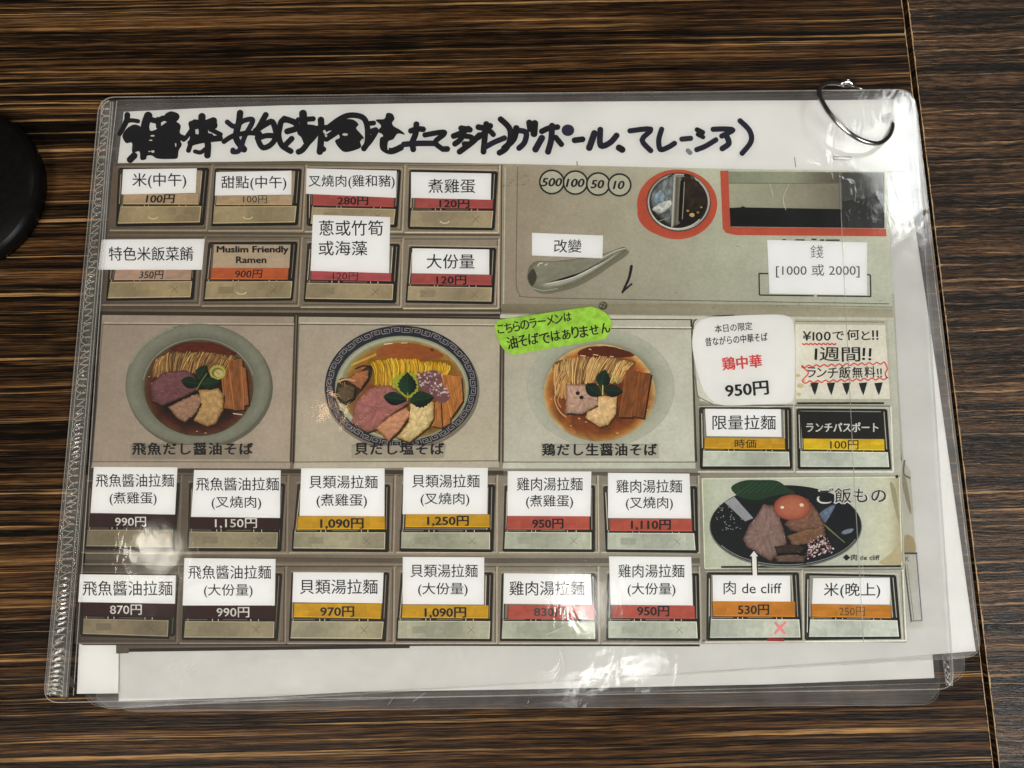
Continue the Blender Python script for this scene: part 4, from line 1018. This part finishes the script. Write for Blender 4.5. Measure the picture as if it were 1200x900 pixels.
z = part(d1, 'meat_slice', z, lambda A: meat(A, mp(R5, [(468, 508), (540, 470), (605, 445), (632, 465), (600, 535), (545, 580), (505, 555)]), (150, 118, 96), (90, 62, 44), 7, 10))
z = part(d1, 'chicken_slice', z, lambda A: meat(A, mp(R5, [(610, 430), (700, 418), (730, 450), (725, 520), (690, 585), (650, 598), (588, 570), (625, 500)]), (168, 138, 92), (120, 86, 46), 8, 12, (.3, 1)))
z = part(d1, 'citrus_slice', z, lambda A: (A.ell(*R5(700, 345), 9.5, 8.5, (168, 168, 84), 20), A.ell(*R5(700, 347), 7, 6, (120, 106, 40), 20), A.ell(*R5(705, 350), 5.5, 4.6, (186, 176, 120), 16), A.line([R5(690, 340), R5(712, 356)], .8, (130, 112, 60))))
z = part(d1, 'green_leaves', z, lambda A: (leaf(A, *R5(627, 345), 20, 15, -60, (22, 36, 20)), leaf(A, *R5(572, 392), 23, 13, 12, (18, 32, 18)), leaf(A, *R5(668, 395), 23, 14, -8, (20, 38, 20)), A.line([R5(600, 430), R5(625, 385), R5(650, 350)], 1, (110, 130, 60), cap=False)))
cp = Art(z); cp.poly(q4(153, 521, 290, 521, 292, 538, 153, 538), (142, 131, 117)); cpo = cp.build('caption', d1)
text('飛魚だし醤油そば', 225.5, 526, 141, 14, cp.z+5e-6, BLACK, cpo, bold=.034, spacing=1.12)
# 2: clam salt bowl
d2, z = card(q4(349, 370, 587.5, 373, 585, 541.5, 343.5, 542), q4(350.5, 380, 586.5, 382, 584.5, 540, 345, 541.5), (166, 155, 140), (182, 175, 158), 'photo card of yellow ramen in a bowl with a dark key pattern rim')
def f(A):
    A.ell(471, 456, 91, 72.5, (120, 112, 98), 60); A.ell(470, 453, 89.5, 71.5, (36, 40, 54), 64)
    A.ell(470.5, 454, 79.5, 62.2, (38, 40, 48), 60)
    # key pattern round the rim
    n = 44
    for k in range(n):
        a0 = 2*PI*k/n; da = 2*PI/n
        def pt(t, u): a = a0+da*t; rr = u; return (470.2+(80.5+7.6*rr)*math.cos(a), 453.3+(63.2+7.0*rr)*math.sin(a))
        s = [(.06, .92), (.06, .12), (.86, .12), (.86, .8), (.34, .8), (.34, .42), (.62, .42)] if k % 2 else [(.06, .12), (.06, .9), (.86, .9), (.86, .28), (.34, .28), (.34, .62), (.62, .62)]
        A.line([pt(*q) for q in s], .75, (150, 142, 138), cap=False)
    A.radial(471, 455, 78.5, 61.5, [(0, (150, 152, 130)), (.9, (140, 138, 100)), (.95, (176, 178, 156)), (1, (132, 136, 116))], 56)
z = part(d2, 'bowl', z, f)
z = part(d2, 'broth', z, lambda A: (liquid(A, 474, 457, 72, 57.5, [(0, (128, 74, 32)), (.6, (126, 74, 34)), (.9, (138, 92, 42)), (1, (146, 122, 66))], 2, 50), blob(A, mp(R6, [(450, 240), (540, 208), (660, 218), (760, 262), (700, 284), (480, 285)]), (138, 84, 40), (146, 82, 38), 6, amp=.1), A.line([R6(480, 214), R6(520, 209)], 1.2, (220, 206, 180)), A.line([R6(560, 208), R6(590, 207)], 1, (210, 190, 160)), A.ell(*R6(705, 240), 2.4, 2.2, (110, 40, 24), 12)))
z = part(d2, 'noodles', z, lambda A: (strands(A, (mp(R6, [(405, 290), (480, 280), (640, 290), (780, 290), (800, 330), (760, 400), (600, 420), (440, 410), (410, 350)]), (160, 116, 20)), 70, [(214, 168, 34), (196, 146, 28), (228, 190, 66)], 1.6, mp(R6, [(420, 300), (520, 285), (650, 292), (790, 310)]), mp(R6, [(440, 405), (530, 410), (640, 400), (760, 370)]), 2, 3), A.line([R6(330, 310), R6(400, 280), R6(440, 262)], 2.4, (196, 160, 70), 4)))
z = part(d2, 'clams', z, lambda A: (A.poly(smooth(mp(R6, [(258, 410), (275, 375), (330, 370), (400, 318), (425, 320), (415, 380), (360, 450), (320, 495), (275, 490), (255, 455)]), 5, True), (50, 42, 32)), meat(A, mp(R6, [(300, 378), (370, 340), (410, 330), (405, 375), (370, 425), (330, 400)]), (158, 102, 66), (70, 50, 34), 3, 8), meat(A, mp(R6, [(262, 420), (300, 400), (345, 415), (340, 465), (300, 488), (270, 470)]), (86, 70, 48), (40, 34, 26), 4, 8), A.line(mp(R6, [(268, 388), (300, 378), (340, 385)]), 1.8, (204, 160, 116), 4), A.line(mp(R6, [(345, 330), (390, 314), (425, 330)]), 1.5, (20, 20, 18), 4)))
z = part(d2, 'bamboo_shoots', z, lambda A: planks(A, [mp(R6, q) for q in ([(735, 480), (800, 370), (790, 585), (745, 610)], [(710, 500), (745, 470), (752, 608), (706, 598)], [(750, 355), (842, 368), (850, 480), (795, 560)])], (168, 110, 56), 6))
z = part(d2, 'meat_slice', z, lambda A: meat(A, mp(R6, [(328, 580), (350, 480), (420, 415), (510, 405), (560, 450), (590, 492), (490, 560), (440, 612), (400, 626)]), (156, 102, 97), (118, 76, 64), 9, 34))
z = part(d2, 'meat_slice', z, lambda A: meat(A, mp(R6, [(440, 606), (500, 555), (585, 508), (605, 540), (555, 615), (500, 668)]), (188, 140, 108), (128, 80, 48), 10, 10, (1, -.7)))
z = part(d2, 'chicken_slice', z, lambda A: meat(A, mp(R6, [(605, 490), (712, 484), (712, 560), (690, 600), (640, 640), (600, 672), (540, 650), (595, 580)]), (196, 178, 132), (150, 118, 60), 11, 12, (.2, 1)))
def onions(A, pts, n, seed):
    r = random.Random(seed); xs = [p[0] for p in pts]; ys = [p[1] for p in pts]
    for _ in range(n):
        u, v = r.random(), r.random(); p = mixc(mixc(pts[0], pts[1], u), mixc(pts[3], pts[2], u), v)
        w_ = r.uniform(1.2, 3); a = r.uniform(0, PI); dx, dy = math.cos(a)*w_, math.sin(a)*w_*.7
        A.line([p, (p[0]+dx, p[1]+dy)], r.uniform(1.2, 2.3), r.choice([(196, 176, 176), (172, 140, 146), (140, 96, 106), (210, 196, 190), (120, 70, 84)]), cap=False)
z = part(d2, 'chopped_onion', z, lambda A: (A.poly(smooth(mp(R6, [(630, 370), (690, 338), (740, 345), (755, 400), (790, 460), (750, 490), (700, 450), (640, 420)]), 4, True), (110, 76, 76)), onions(A, mp(R6, [(635, 345), (745, 340), (795, 465), (660, 430)]), 120, 12)))
z = part(d2, 'green_leaves', z, lambda A: (A.poly(smooth(mp(R6, [(520, 400), (545, 360), (620, 350), (640, 430), (590, 465)]), 4, True), (150, 160, 50)), leaf(A, *R6(588, 398), 27, 20, -88, (20, 40, 26), 1), leaf(A, *R6(530, 467), 27, 15, 8, (18, 36, 26)), leaf(A, *R6(655, 470), 28, 17, -10, (18, 38, 24), 1), A.line([R6(590, 480), R6(592, 440)], 1, (140, 160, 70), cap=False)))
cp = Art(z); cp.poly(q4(412, 522, 522, 522, 520, 537, 412, 537), (158, 149, 134)); cpo = cp.build('caption', d2)
text('貝だし塩そば', 468, 526, 104, 14, cp.z+5e-6, BLACK, cpo, bold=.034, spacing=1.12)
# 3: chicken raw soy bowl
d3, z = card(q4(590, 373, 810, 374, 816, 541, 589.5, 542), q4(591, 384, 810.5, 385.5, 815, 541.5, 590, 541.5), (174, 169, 154), (192, 194, 182), 'photo card of clear brown ramen in a plain pale bowl, rightmost of three')
z = part(d3, 'bowl', z, lambda A: (A.radial(704, 455, 86.5, 69.5, [(0, (150, 156, 142)), (.74, (136, 136, 120)), (.80, (158, 160, 145)), (.93, (168, 170, 156)), (.985, (172, 173, 160)), (1, (158, 158, 144))], 56),))
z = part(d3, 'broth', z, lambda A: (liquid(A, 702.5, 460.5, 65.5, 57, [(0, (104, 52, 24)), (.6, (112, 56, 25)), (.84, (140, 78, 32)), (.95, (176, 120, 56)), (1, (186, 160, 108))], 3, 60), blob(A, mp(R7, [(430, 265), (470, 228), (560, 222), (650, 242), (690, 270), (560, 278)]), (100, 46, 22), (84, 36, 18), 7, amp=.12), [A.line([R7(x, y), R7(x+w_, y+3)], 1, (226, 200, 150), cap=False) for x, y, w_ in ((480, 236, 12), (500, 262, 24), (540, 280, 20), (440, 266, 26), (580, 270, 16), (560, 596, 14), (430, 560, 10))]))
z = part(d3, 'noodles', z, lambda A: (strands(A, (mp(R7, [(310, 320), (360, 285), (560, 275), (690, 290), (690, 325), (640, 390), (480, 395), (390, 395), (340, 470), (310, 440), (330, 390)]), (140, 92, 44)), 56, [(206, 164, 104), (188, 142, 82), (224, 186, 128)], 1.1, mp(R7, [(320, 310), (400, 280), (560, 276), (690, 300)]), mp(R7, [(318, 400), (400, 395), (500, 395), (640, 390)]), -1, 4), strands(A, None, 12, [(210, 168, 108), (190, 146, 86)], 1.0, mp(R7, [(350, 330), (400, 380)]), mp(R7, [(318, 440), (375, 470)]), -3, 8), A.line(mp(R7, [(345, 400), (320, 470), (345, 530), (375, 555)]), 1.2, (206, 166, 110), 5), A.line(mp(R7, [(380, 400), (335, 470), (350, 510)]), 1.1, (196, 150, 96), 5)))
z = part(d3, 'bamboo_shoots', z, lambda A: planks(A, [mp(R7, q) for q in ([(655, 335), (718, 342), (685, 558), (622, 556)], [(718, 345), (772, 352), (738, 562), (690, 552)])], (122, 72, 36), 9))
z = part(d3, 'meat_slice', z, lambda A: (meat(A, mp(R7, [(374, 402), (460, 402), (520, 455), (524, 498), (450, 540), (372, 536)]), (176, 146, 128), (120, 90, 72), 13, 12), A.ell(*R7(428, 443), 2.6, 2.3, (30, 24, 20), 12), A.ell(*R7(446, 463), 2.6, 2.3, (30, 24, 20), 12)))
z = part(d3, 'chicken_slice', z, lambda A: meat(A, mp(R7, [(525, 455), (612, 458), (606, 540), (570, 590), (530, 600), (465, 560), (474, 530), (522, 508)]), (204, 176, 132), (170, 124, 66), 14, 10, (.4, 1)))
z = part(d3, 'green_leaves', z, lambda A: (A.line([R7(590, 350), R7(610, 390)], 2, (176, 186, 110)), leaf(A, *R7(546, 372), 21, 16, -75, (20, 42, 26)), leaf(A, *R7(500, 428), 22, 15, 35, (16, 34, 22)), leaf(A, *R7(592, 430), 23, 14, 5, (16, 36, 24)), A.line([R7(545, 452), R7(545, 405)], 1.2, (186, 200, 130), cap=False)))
cp = Art(z); cp.poly(q4(634, 521, 772, 521, 772, 537, 634, 537), (168, 166, 153)); cpo = cp.build('caption', d3)
text('鶏だし生醤油そば', 702.5, 527, 134, 14, cp.z+5e-6, BLACK, cpo, bold=.034, spacing=1.12)

# -- green sticker
g = [(575+x/8, 355+y/8) for x, y in [(38, 225), (48, 190), (75, 165), (115, 152), (500, 95), (900, 38), (960, 40), (1030, 65), (1085, 100), (1125, 155), (1135, 205), (1125, 260), (1095, 305), (1040, 345), (650, 410), (250, 480), (190, 478), (140, 450), (100, 405), (60, 320)]]
gs = slab('green_sticker', smooth(g, 4, True), ZB+.0003, .00012, mat_flat('lime_paper', (.38, .66, .07), .6), menu)
tag(gs, 'bright lime green oval sticker with two handwritten lines')
text('こちらのラーメンは', 575+412/8, 355+192/8, 88, 11, ZB+.000425, BLACK, gs, rot=9.5, bold=.026, chars=True, jit=.10, seed=3)
text('油そばではありません', 575+638/8, 355+308/8, 122, 12.5, ZB+.000425, BLACK, gs, rot=9.5, bold=.026, chars=True, jit=.10, seed=5)
# -- octagonal special card
A = Art(Z1)
A.poly(q4(815, 371, 931, 373, 932, 474, 820, 470), (196, 194, 182))
A.poly(smooth([(812, 390), (818, 374), (860, 369), (930, 372), (932, 400), (932, 470), (860, 475), (822, 468), (816, 440)], 4, True), (200, 200, 190)); A.line(smooth([(812, 386), (818, 373), (860, 369.5)], 4), 1.6, (74, 66, 52)); A.line([(814, 440), (818, 465), (836, 474)], 1, (110, 102, 84))
A.build('card_backing', menu)
o8 = [(800+x/4, 350+y/4) for x, y in [(45, 190), (60, 125), (105, 92), (200, 82), (400, 74), (485, 80), (515, 105), (525, 180), (526, 330), (522, 450), (500, 486), (400, 494), (200, 500), (140, 478), (98, 430), (70, 350), (50, 260)]]
oc = slab('special_card', smooth(o8, 4, True), ZB+.0002, .0001, PAPER, menu); tag(oc, 'white rounded card with a red dish name and a bold black price')
zc = ZB+.000307
text('本日の限定', 859.5, 383.7, 44, 9.5, zc, BLACK, oc, rot=5, bold=.012)
text('昔ながらの中華そば', 863, 397.7, 73, 10, zc, BLACK, oc, rot=5, bold=.016)
text('鶏中華', 869.5, 424.7, 46, 15, zc, REDINK, oc, rot=5, bold=.03)
text('950円', 875.3, 456.2, 50, 16, zc, BLACK, oc, rot=5, bold=.035)
# -- handwritten hundred-yen card
A = Art(Z1+2e-5)
A.poly([(930.5, 374), (1040, 376), (1046, 470), (932, 472)], (176, 174, 158))
A.poly([(932, 380), (1037.3, 381), (1043, 467.5), (932.5, 467.5)], (212, 210, 198)); A.line([(934, 472.5), (1036, 472.5)], 2.2, (34, 32, 28), cap=False); A.line([(932, 376.5), (1036, 377.5)], 1, (120, 116, 98))
for x, y, rr in ((935, 440, 3), (938, 452, 4), (936, 462, 3), (950, 452, 2), (942, 446, 2)): A.ell(x, y, rr, rr*.7, (190, 176, 140), 10)
hy = A.build('offer_card', menu); tag(hy, 'white card with handwritten offer, red wavy outline and five black triangles')
zc = A.z+8e-6
text('¥100で何と‼', 985, 393.7, 88, 11.5, zc, BLACK, hy, chars=True, jit=.07, bold=.022, rot=1)
text('1週間‼', 988, 415.5, 66, 15, zc, BLACK, hy, chars=True, jit=.06, bold=.016)
text('ランチ飯無料‼', 989.5, 437, 88, 12, zc, BLACK, hy, chars=True, jit=.06, bold=.018)
A = Art(zc)
R8 = lambda x, y: (800+x/4, 350+y/4)
A.line([R8(560+i*160/16, 213+(4 if i % 2 else -4)) for i in range(17)], 1.7, (206, 78, 70), 2, cap=False)
top = [R8(556+i*(945-556)/22, 318-16*(i/22)+(6 if i % 2 else -6)) for i in range(23)]; bot = [R8(560+i*(960-560)/22, 392-18*(i/22)+(6 if i % 2 else -6)) for i in range(23)]
A.line(top+[R8(960, 330), R8(948, 350), R8(958, 372)]+bot[::-1]+[R8(575, 368), R8(590, 345), R8(556, 318)], 1.6, (208, 82, 72), 2, cap=False)
for x in (618, 695, 768, 845, 918):
    A.poly([R8(x-20, 396), R8(x+20, 392), R8(x+10, 430), R8(x+2, 453), R8(x-8, 432)], (34, 36, 34))
A.build('red_outline', hy)
# -- rice dish card
A = Art(Z1+2e-5)
R9 = lambda x, y: (815+x/4.5, 555+y/4.5)
A.poly([(821, 560), (1055, 557), (1059, 664), (826, 668)], (150, 148, 130))
A.grid(q4(823, 561, 1054, 559, 1057, 663, 826, 666), lambda x, y: interp(x, [(823, (172, 178, 156)), (840, (186, 190, 174)), (1000, (188, 192, 178)), (1040, (196, 196, 176)), (1056, (164, 156, 128))]), 16, 4)
A.frame(q4(823, 561, 1054, 559, 1057, 663, 826, 666), 1.2, (216, 216, 200)); A.line([(845, 664.5), (1056, 663.5)], 2.4, (30, 30, 28), cap=False)
A.poly(smooth([(1043, 565), (1050, 575), (1054, 612), (1050, 602), (1046, 585)], 4, True), (146, 142, 116)); A.poly(smooth([(1030, 660), (1042, 650), (1054, 640), (1056, 661)], 4, True), (176, 164, 132)); A.ell(1051, 558.5, 2, 2, (40, 38, 34), 10)
rc = A.build('rice_photo', menu); tag(rc, 'photo card of meat with an egg yolk on a dark oval plate')
z = A.z+3e-6
z = part(rc, 'plate', z, lambda A: (A.ell(920.7, 617, 89.5, 48.5, (110, 112, 104), 60), A.ell(920.7, 616, 88.5, 47.5, (22, 24, 28), 60), blob(A, mp(R9, [(650, 215), (700, 175), (740, 165), (700, 240), (680, 260)]), (36, 40, 50), (98, 110, 130), 5, rag=0), blob(A, mp(R9, [(768, 310), (800, 292), (835, 290), (820, 312), (780, 322)]), (40, 44, 54), (120, 130, 146), 5, rag=0), A.poly(mp(R9, [(152, 150), (205, 122), (305, 235), (262, 252)]), (150, 152, 158)), A.line(arc_pts(920.7, 616, 87, 46, 20, 150, 30), .9, (130, 136, 140)),
    [A.ell(*R9(random.Random(i).uniform(110, 250), random.Random(i+99).uniform(160, 300)), .7, .6, (150, 156, 160), 6) for i in range(46)]))
z = part(rc, 'banana_leaf', z, lambda A: (A.poly(smooth(mp(R9, [(187, 75), (250, 38), (340, 34), (430, 38), (485, 75), (525, 108), (420, 145), (330, 150), (240, 128)]), 4, True), (34, 58, 38)), [A.line(mp(R9, [(215+k*34, 110-k*3), (300+k*28, 50)]), .6, (54, 86, 56), cap=False) for k in range(6)], A.poly(smooth(mp(R9, [(240, 130), (330, 140), (400, 120), (500, 105), (430, 140), (330, 160), (265, 155)]), 4, True), (18, 34, 22))))
z = part(rc, 'meat_slice', z, lambda A: (meat(A, mp(R9, [(358, 162), (405, 168), (440, 225), (472, 315), (480, 368), (442, 420), (395, 460), (330, 422), (268, 382), (250, 345), (285, 268), (330, 212)]), (132, 108, 101), (84, 64, 58), 20, 20, (.3, 1)), [A.line(mp(R9, [(300+k*26, 300-k*20), (318+k*26, 360-k*12), (345+k*22, 420-k*10)]), .5, (150, 128, 120), 4, cap=False) for k in range(4)]))
z = part(rc, 'meat_slice', z, lambda A: (meat(A, mp(R9, [(470, 265), (590, 130), (640, 190), (682, 270), (690, 310), (620, 330), (500, 300)]), (120, 88, 72), (60, 42, 36), 21, 14, (1, -.4)), meat(A, mp(R9, [(480, 330), (580, 290), (680, 280), (690, 320), (600, 370), (510, 380)]), (122, 90, 66), (52, 38, 30), 22, 14, (1, -.4)), meat(A, mp(R9, [(415, 435), (500, 425), (585, 435), (575, 465), (430, 465)]), (96, 76, 64), (44, 32, 28), 23, 10), meat(A, mp(R9, [(415, 385), (500, 372), (580, 388), (560, 415), (430, 420)]), (52, 40, 34), (34, 26, 24), 24, 6)))
z = part(rc, 'egg_yolk', z, lambda A: (A.radial(*R9(510, 178), 22, 15.2, [(0, (176, 110, 84)), (.6, (170, 102, 78)), (.9, (150, 82, 62)), (1, (112, 60, 46))], 32), A.ell(*R9(458, 178), 2.2, 1.6, (250, 226, 200), 12), A.ell(*R9(560, 166), 2.6, 2, (244, 212, 186), 12)))
z = part(rc, 'chopped_onion', z, lambda A: (onions(A, mp(R9, [(600, 345), (680, 320), (735, 410), (590, 450)]), 120, 30), [A.line(mp(R9, [(680+k*8, 268+k*10), (760+k*14, 340+k*12)]), .9, (124, 130, 86), cap=False) for k in range(3)]))
A = Art(z)
for k, (s_, x, y, wd, ht) in enumerate([('ご飯もの', *R9(828, 115), 78.5, 18)]): pass
whi = text('ご飯もの', *R9(828, 115), 81, 20, z+2e-6, WHITEINK, rc, name='lettering', bold=.055)
text('ご飯もの', *R9(828, 115), 78.5, 17.5, z+8e-6, BLACK, rc, bold=.006)
text('◆肉 de cliff', *R9(875, 443), 43, 7.4, z+8e-6, BLACK, rc, bold=.01)
# arrow
A = Art(ZB+.00018)
ar = mp(R9, [(308, 408), (330, 436), (321, 436), (325, 537), (302, 537), (298, 436), (287, 436)])
A.poly([(R9(308, 400)), *mp(R9, [(338, 441), (327, 441), (331, 542), (297, 542), (292, 441), (279, 441)])], (40, 38, 36)); A.poly(ar, (224, 222, 220))
A.build('arrow', menu)

# -- film crease painted as a pale line, and the film over all
A = Art(ZB+.00034)
A.line([(984, 201), (987, 280), (993, 400), (1001, 560), (1012, 752)], 1.0, (214, 214, 204), 4, cap=False)
mcrease = mat_film('film_crease', .35, 1.4, .1, (.8, .8, .78), scratch=False)
A.build('film_crease', menu, mcrease)
film('film', Q1, 20, .0024, FILM, menu, wave=.00008)
rim(Q1, 20, .0024, 1.6, menu)
seal([(118, 118), (52.5, 814)], [(134, 119), (80, 817)], .00262, menu, 1)
A = Art(.00255)
A.line([(137, 118), (128, 200), (86, 815)], 1.0, (170, 164, 150), cap=False)
A.build('seal_line', menu, EDGE)
A = Art(.00262)
for p in ([(193, 784), (203, 778), (212, 774)], [(211, 801), (220, 790), (231, 781)], [(199, 796), (205, 794)], [(221, 776), (214, 783)], [(455, 826), (462, 816)], [(419, 820), (424, 814)], [(484, 822), (498, 812)], [(640, 744), (662, 735)], [(925, 215), (918, 232), (921, 246)], [(902, 214), (906, 230)], [(1018, 420), (1022, 470)], [(1010, 640), (1013, 700)], [(655, 760), (661, 784), (652, 800)]):
    A.line(p, .55, (220, 218, 208), 4 if len(p) > 2 else 0, cap=False)
A.build('scratches', menu, PALELINE)
A = Art(.00256)
A.poly(smooth([(80, 792), (86, 796), (87, 806), (81, 802)], 4, True), (24, 22, 20)); A.line([(70, 817), (78, 818), (81, 822)], 2, (34, 30, 26), 3)
A.build('ink_smudge', menu)

# ================================================================== BINDER RING
rg = root('binder_ring', P(1003, 130, .003))
tag(rg, 'small steel binder ring through the punched top right corner of the menu', 'ring')
def tube(name, pts, rad, mat, parent, n=14, radf=None):
    me = bpy.data.meshes.new(name); v = []; f = []; m = len(pts)
    up = Vector((0, 0, 1))
    for i, p in enumerate(pts):
        d = (Vector(pts[min(i+1, m-1)])-Vector(pts[max(i-1, 0)])).normalized()
        s = d.cross(up); s = s.normalized() if s.length > 1e-4 else Vector((1, 0, 0)); u2 = s.cross(d)
        rr = rad*(radf(i/(m-1)) if radf else 1)
        for k in range(n):
            a = 2*PI*k/n; q = Vector(p)+s*math.cos(a)*rr+u2*math.sin(a)*rr; v.append(tuple(q))
    for i in range(m-1):
        for k in range(n):
            f.append((i*n+k, i*n+(k+1) % n, (i+1)*n+(k+1) % n, (i+1)*n+k))
    f.append(list(range(n))[::-1]); f.append([(m-1)*n+k for k in range(n)])
    me.from_pydata(v, [], f); me.materials.append(mat)
    for p_ in me.polygons: p_.use_smooth = len(p_.vertices) == 4
    return link(name, me, parent)
# traced centre line of the wire with heights: through the hole, up over the sheet, past its top edge and under it
rp = [(1044, 141, .0006), (1045.5, 149, .0026), (1041, 160, .0048), (1031, 167.5, .0065), (1018, 167, .0078), (1003, 161, .0090), (987, 149, .0098), (973, 134, .0100), (963.5, 119, .0094), (960, 107, .0082), (965, 99.5, .0066), (976, 97.5, .0050), (987, 99, .0038)]
sp = smooth(rp, 8)
tube('wire', [P(*p) for p in sp], .00085, STEEL, rg)
rp2 = [(986, 100.5, .0040), (998, 100.5, .0026), (1008, 103.5, .0012), (1018, 109, .0007)]
tube('wire_end', [P(*p) for p in smooth(rp2, 6)], .00075, STEEL, rg, radf=lambda t: 1-.5*t)
tube('hinge', [P(*p) for p in smooth([(984, 100, .0040), (988, 96.8, .0046), (993, 95.5, .0046), (998, 98.5, .0042), (1001, 101, .0034)], 5)], .00105, STEEL, rg, radf=lambda t: .6+.6*math.sin(PI*t))
A = Art(ZB+.00021)    # small grey outline and ticks below the ring
A.frame(q4(977, 183.5, 997, 184, 997.5, 187.5, 977, 187), .8, (120, 120, 116)); A.line([(931, 184), (932.5, 196)], .8, (110, 108, 100), cap=False); A.line([(676, 189), (676.5, 194)], .9, (70, 66, 60), cap=False)
A.build('grey_mark', hd)
